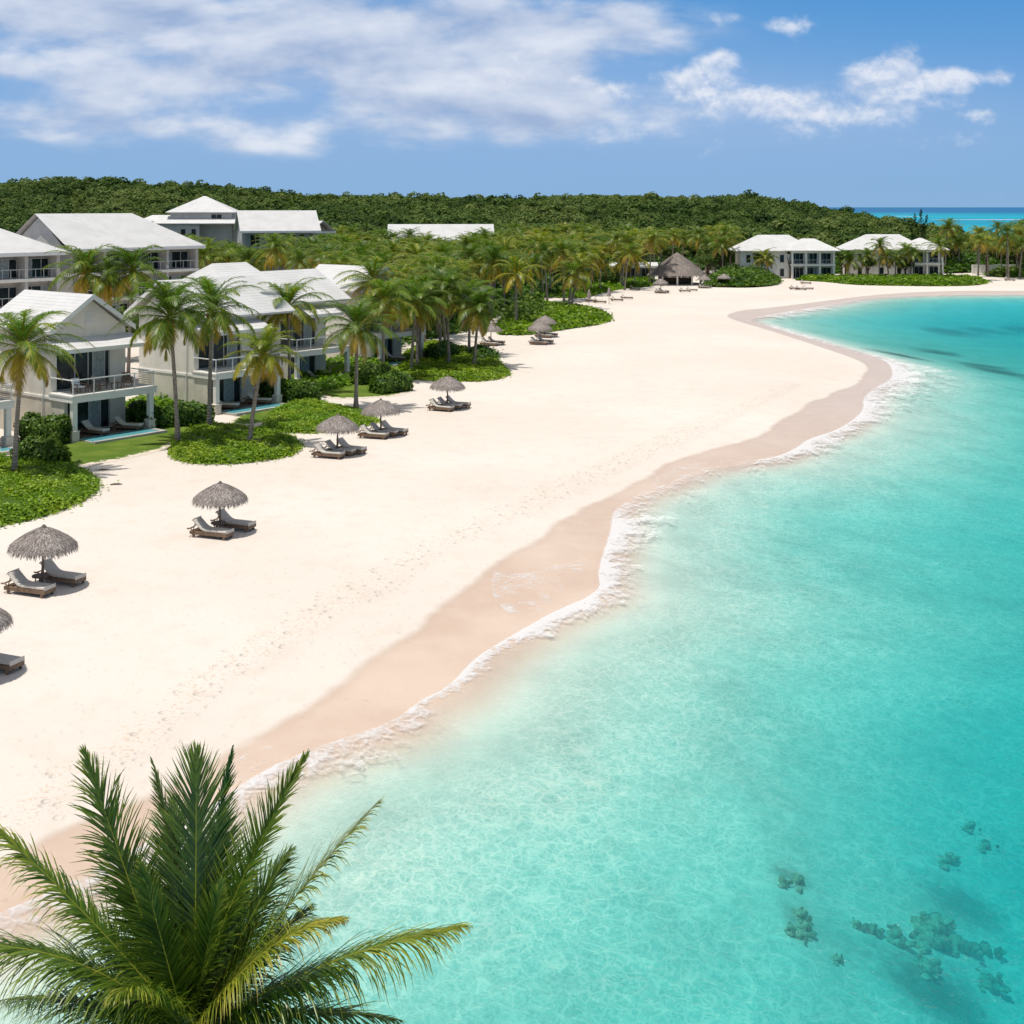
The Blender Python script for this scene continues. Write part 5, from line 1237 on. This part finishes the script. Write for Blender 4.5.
# thatched pavilion
pv = P(680, 285.5); t = empty('thatched_pavilion', (pv.x, pv.y + 4.5, LAND), 0, 'large open thatched pavilion with white posts at the edge of the sand', 'pavilion'); random.seed(8)
c = MB(); rp = [(.05, 6.35), (.6, 6.0), (2.2, 4.85), (4.0, 3.5), (5.4, 2.4), (5.95, 1.9)]
c.lathe(rp + [(5.7, 1.95), (3, 3.6), (.1, 5.8)], 36, rnd=.15)
for k in range(2600):
    w = random.uniform(0, 6.2832); r0 = random.uniform(.01, 1) ** .55 * 5.7; ln = random.uniform(.5, 1.0)
    def pz(r):
        for (a_, za), (b_, zb) in zip(rp, rp[1:]):
            if r <= b_: return za + (zb - za) * (r - a_) / (b_ - a_)
        return rp[-1][1] - (r - 5.95) * .8
    r1 = min(r0 + ln, 6.1); a0 = Vector((math.cos(w) * r0, math.sin(w) * r0, pz(r0) + .05)); a1 = Vector((math.cos(w) * r1, math.sin(w) * r1, pz(r1) + .1 - (.25 if r1 > 5.95 else 0)))
    s_ = Vector((-math.sin(w), math.cos(w), 0)) * random.uniform(.03, .06); c.add([a0 - s_, a0 + s_, a1 + s_ * .6, a1 - s_ * .6], [(0, 1, 2, 3)], rnd=random.random() * .5)
c.build('roof', M_THATCH, t)
for j in range(10):
    w = j * .628 + .2; p_ = MB(); p_.box(4.9 * math.cos(w) - .16, 4.9 * math.cos(w) + .16, 4.9 * math.sin(w) - .16, 4.9 * math.sin(w) + .16, -.3, 2.6); p_.build('post', M_WALLW, t)
fl = MB(); fl.lathe([(.001, .12), (5.3, .12), (5.4, -.3)], 30); fl.build('floor', M_STONE, t)
ct = MB(); ct.box(-2.6, 2.6, .6, 1.4, .12, 1.2); ct.box(-2.8, 2.8, .5, 1.5, 1.2, 1.27); ct.build('bar_counter', M_GWOOD, t); bk = MB(); bk.box(-3.4, 3.4, 3.0, 3.3, .12, 2.9); bk.build('back_wall', M_DECK, t)
# reef boulders under the water
def reef(px, py, r, hgt_, seed, label):
    g_ = G0(px, py, 0); d_ = -gz(*g_); Y = FPX * (CAMZ + d_) / (py - HOR); x = (px - 512) * Y / FPX; zb = gz(x, Y)
    import bmesh
    from mathutils import noise as mn
    bm = bmesh.new(); r_ = np.random.default_rng(seed); nl = 7 + int(r * 16)
    for l_ in range(nl):
        a_ = r_.uniform(0, 6.28); q_ = r_.uniform(0, 1) ** .6 * r * (0 if l_ == 0 else 1.1); s_ = r * r_.uniform(.12, .38) if l_ else r * .42; hz = hgt_ * .55 * (1 - .55 * q_ / r) * r_.uniform(.6, 1)
        res = bmesh.ops.create_icosphere(bm, subdivisions=3 if s_ < .25 else 4, radius=1); o3 = Vector(r_.uniform(0, 50, 3))
        for v in res['verts']:
            c0 = v.co.copy(); k = 1 + .34 * mn.fractal(c0 * 2.2 + o3, .7, 2, 5) + .20 * mn.noise(c0 * 7 + o3); v.co = Vector((c0.x * k * s_ + math.cos(a_) * q_, c0.y * k * s_ * .85 + math.sin(a_) * q_, c0.z * k * hz))
    me = bpy.data.meshes.new('reef_rock'); bm.to_mesh(me); bm.free(); me.polygons.foreach_set('use_smooth', [True] * len(me.polygons)); me.materials.append(M_REEF)
    o = bpy.data.objects.new('reef_rock', me); COL.objects.link(o); o.location = (x, Y, zb + .02); tag(o, label, 'reef rock', 'reef rocks under the water')
M_REEF = m_simple('reef_rock', (.52, .46, .32), .95, .05, .3, 4.0, 1.0, 9, (.17, .16, .11))
GL = 'small brown reef rock among those scattered under the clear water at lower right'
RL = {0: 'largest brown coral head under the water near the lower right corner', 1: 'brown coral head right of the largest one, in deeper water', 2: 'rounded pale coral head just left of the largest one', 3: 'brown coral head just below the largest one'}
for i, (px, py, r, hh) in enumerate(REEFS): reef(px, py, r, hh, i + 1, RL.get(i, GL))

# ------------------------------------------------------------------ the palm in front
HY = 19.0
def hp(px, py, dY=0.0): Y = HY + dY; return Vector(((px - 512) * Y / FPX, Y, CAMZ - (py - HOR) * Y / FPX))
random.seed(77)
hb = hp(188, 1034); hbase = Vector((hb.x - .5, hb.y + .4, gz(hb.x - .5, hb.y + .4)))
ht = empty('coconut_palm', hbase, 0, 'large nearest coconut palm in the foreground, its crown seen from above', 'palm tree')
B = MB(); d = hb - hbase
B.tube([Vector((0, 0, -.2)), d * .3 + Vector((-.1, .05, 0)), d * .65 + Vector((-.05, .02, 0)), d - Vector((0, 0, .1))], [.30, .19, .16, .17], 12); B.build('trunk', M_TRUNK, ht, smooth=True)
# each frond: base offset, control, tip as points seen at (px, py) and a depth offset; leaflet length, roll, fold, droop, age
HF = [ # ctrl, tip, lmax, roll, fold, droop, age, tipage
    ((197, 860, .55), (196, 752, 1.30), 1.30, 0, .12, .05, .0, .10),
    ((128, 880, .50), (84, 752, 1.0), 1.0, .35, .35, .20, .14, .12),
    ((182, 850, .9), (152, 760, 1.5), .62, 1.2, .5, .10, .05, .06),
    ((212, 850, .9), (232, 748, 1.5), .58, -1.2, .5, .10, .05, .06),
    ((228, 890, .35), (307, 754, .70), .78, -.55, .7, .10, .20, .15),
    ((280, 905, -.1), (380, 800, -.1), .92, -.15, .3, .35, .24, .24),
    ((335, 945, -.5), (466, 925, -.9), 1.12, -.1, .10, .62, .26, .30),
    ((262, 925, -.7), (345, 918, -1.0), .80, -.2, .2, .5, .40, .22),
    ((96, 915, -.1), (-22, 812, -.1), .85, .25, .15, .52, .26, .22),
    ((98, 935, -.6), (-60, 945, -1.0), 1.30, .1, .15, .75, .22, .12),
    ((130, 1010, -.9), (-10, 1090, -1.6), 1.2, 0, .1, .8, .25, .2),
    ((240, 1010, -.9), (350, 1090, -1.5), 1.1, 0, .1, .8, .3, .2),
    ((190, 1030, -1.3), (190, 1150, -2.0), 1.1, 0, .1, .7, .3, .2),
    ((245, 955, .6), (312, 905, 1.4), .85, 0, .1, .6, .0, .1),
    ((130, 960, .7), (78, 905, 1.5), .9, 0, .1, .6, .0, .1),
    ((222, 930, 1.1), (252, 872, 2.2), 1.0, 0, .1, .5, .0, .1),
    ((160, 930, 1.1), (136, 865, 2.2), 1.0, 0, .1, .5, .0, .1),
    ((280, 995, .2), (400, 1020, .3), 1.0, 0, .1, .75, .2, .2),
    ((165, 950, -.1), (140, 860, .3), .62, .9, .6, .15, .18, .05),
    ((205, 955, -.2), (222, 880, .1), .62, -.9, .6, .15, .22, .05),
    ((100, 985, .3), (0, 1000, .6), 1.1, 0, .1, .75, .1, .1),
    ((150, 960, -.9), (110, 1000, -1.9), .8, 0, .3, .4, .3, .1),
    ((182, 900, .9), (172, 800, 2.0), 1.15, .2, .1, .2, .0, .0), ((210, 905, .8), (222, 812, 1.9), 1.15, -.2, .1, .2, .0, .0),
    ((150, 930, .4), (108, 840, 1.2), 1.0, .2, .15, .35, .0, .05), ((238, 935, .4), (290, 850, 1.2), .95, -.2, .15, .35, .02, .05),
    ((122, 985, .1), (40, 945, .7), 1.0, 0, .1, .6, .0, .05), ((258, 990, .1), (345, 965, .6), .95, 0, .1, .6, .02, .05),
]
for i, (c, tip, lm, roll, fold, droop, age, ta) in enumerate(HF):
    az = i * 2.4; b0 = hb + Vector((math.cos(az) * .09, math.sin(az) * .09, -.012 * i)); pc = hp(*c); pt = hp(*tip); N = 14; pts_ = []
    for k in range(N + 1): u = k / N; pts_.append(b0 * (1 - u) ** 2 + pc * 2 * u * (1 - u) + pt * u * u - hbase)
    Vv = []; Qq = []; Aa = []
    frond_geo(None, pts_, Vv, Qq, Aa, 0, lm, 165, .033, age, roll=roll, fold=fold, droop=droop, seg=4, tipage=ta, sweep=.95, wild=2.0, twist=random.uniform(-.5, .5), tatter=.04)
    Aa = np.array(Aa); np_mesh('frond', np.array([tuple(x) for x in Vv]), np.array(Qq), M_HERO, attrs={'age': Aa[:, 0], 'rnd': Aa[:, 1]}, parent=ht)
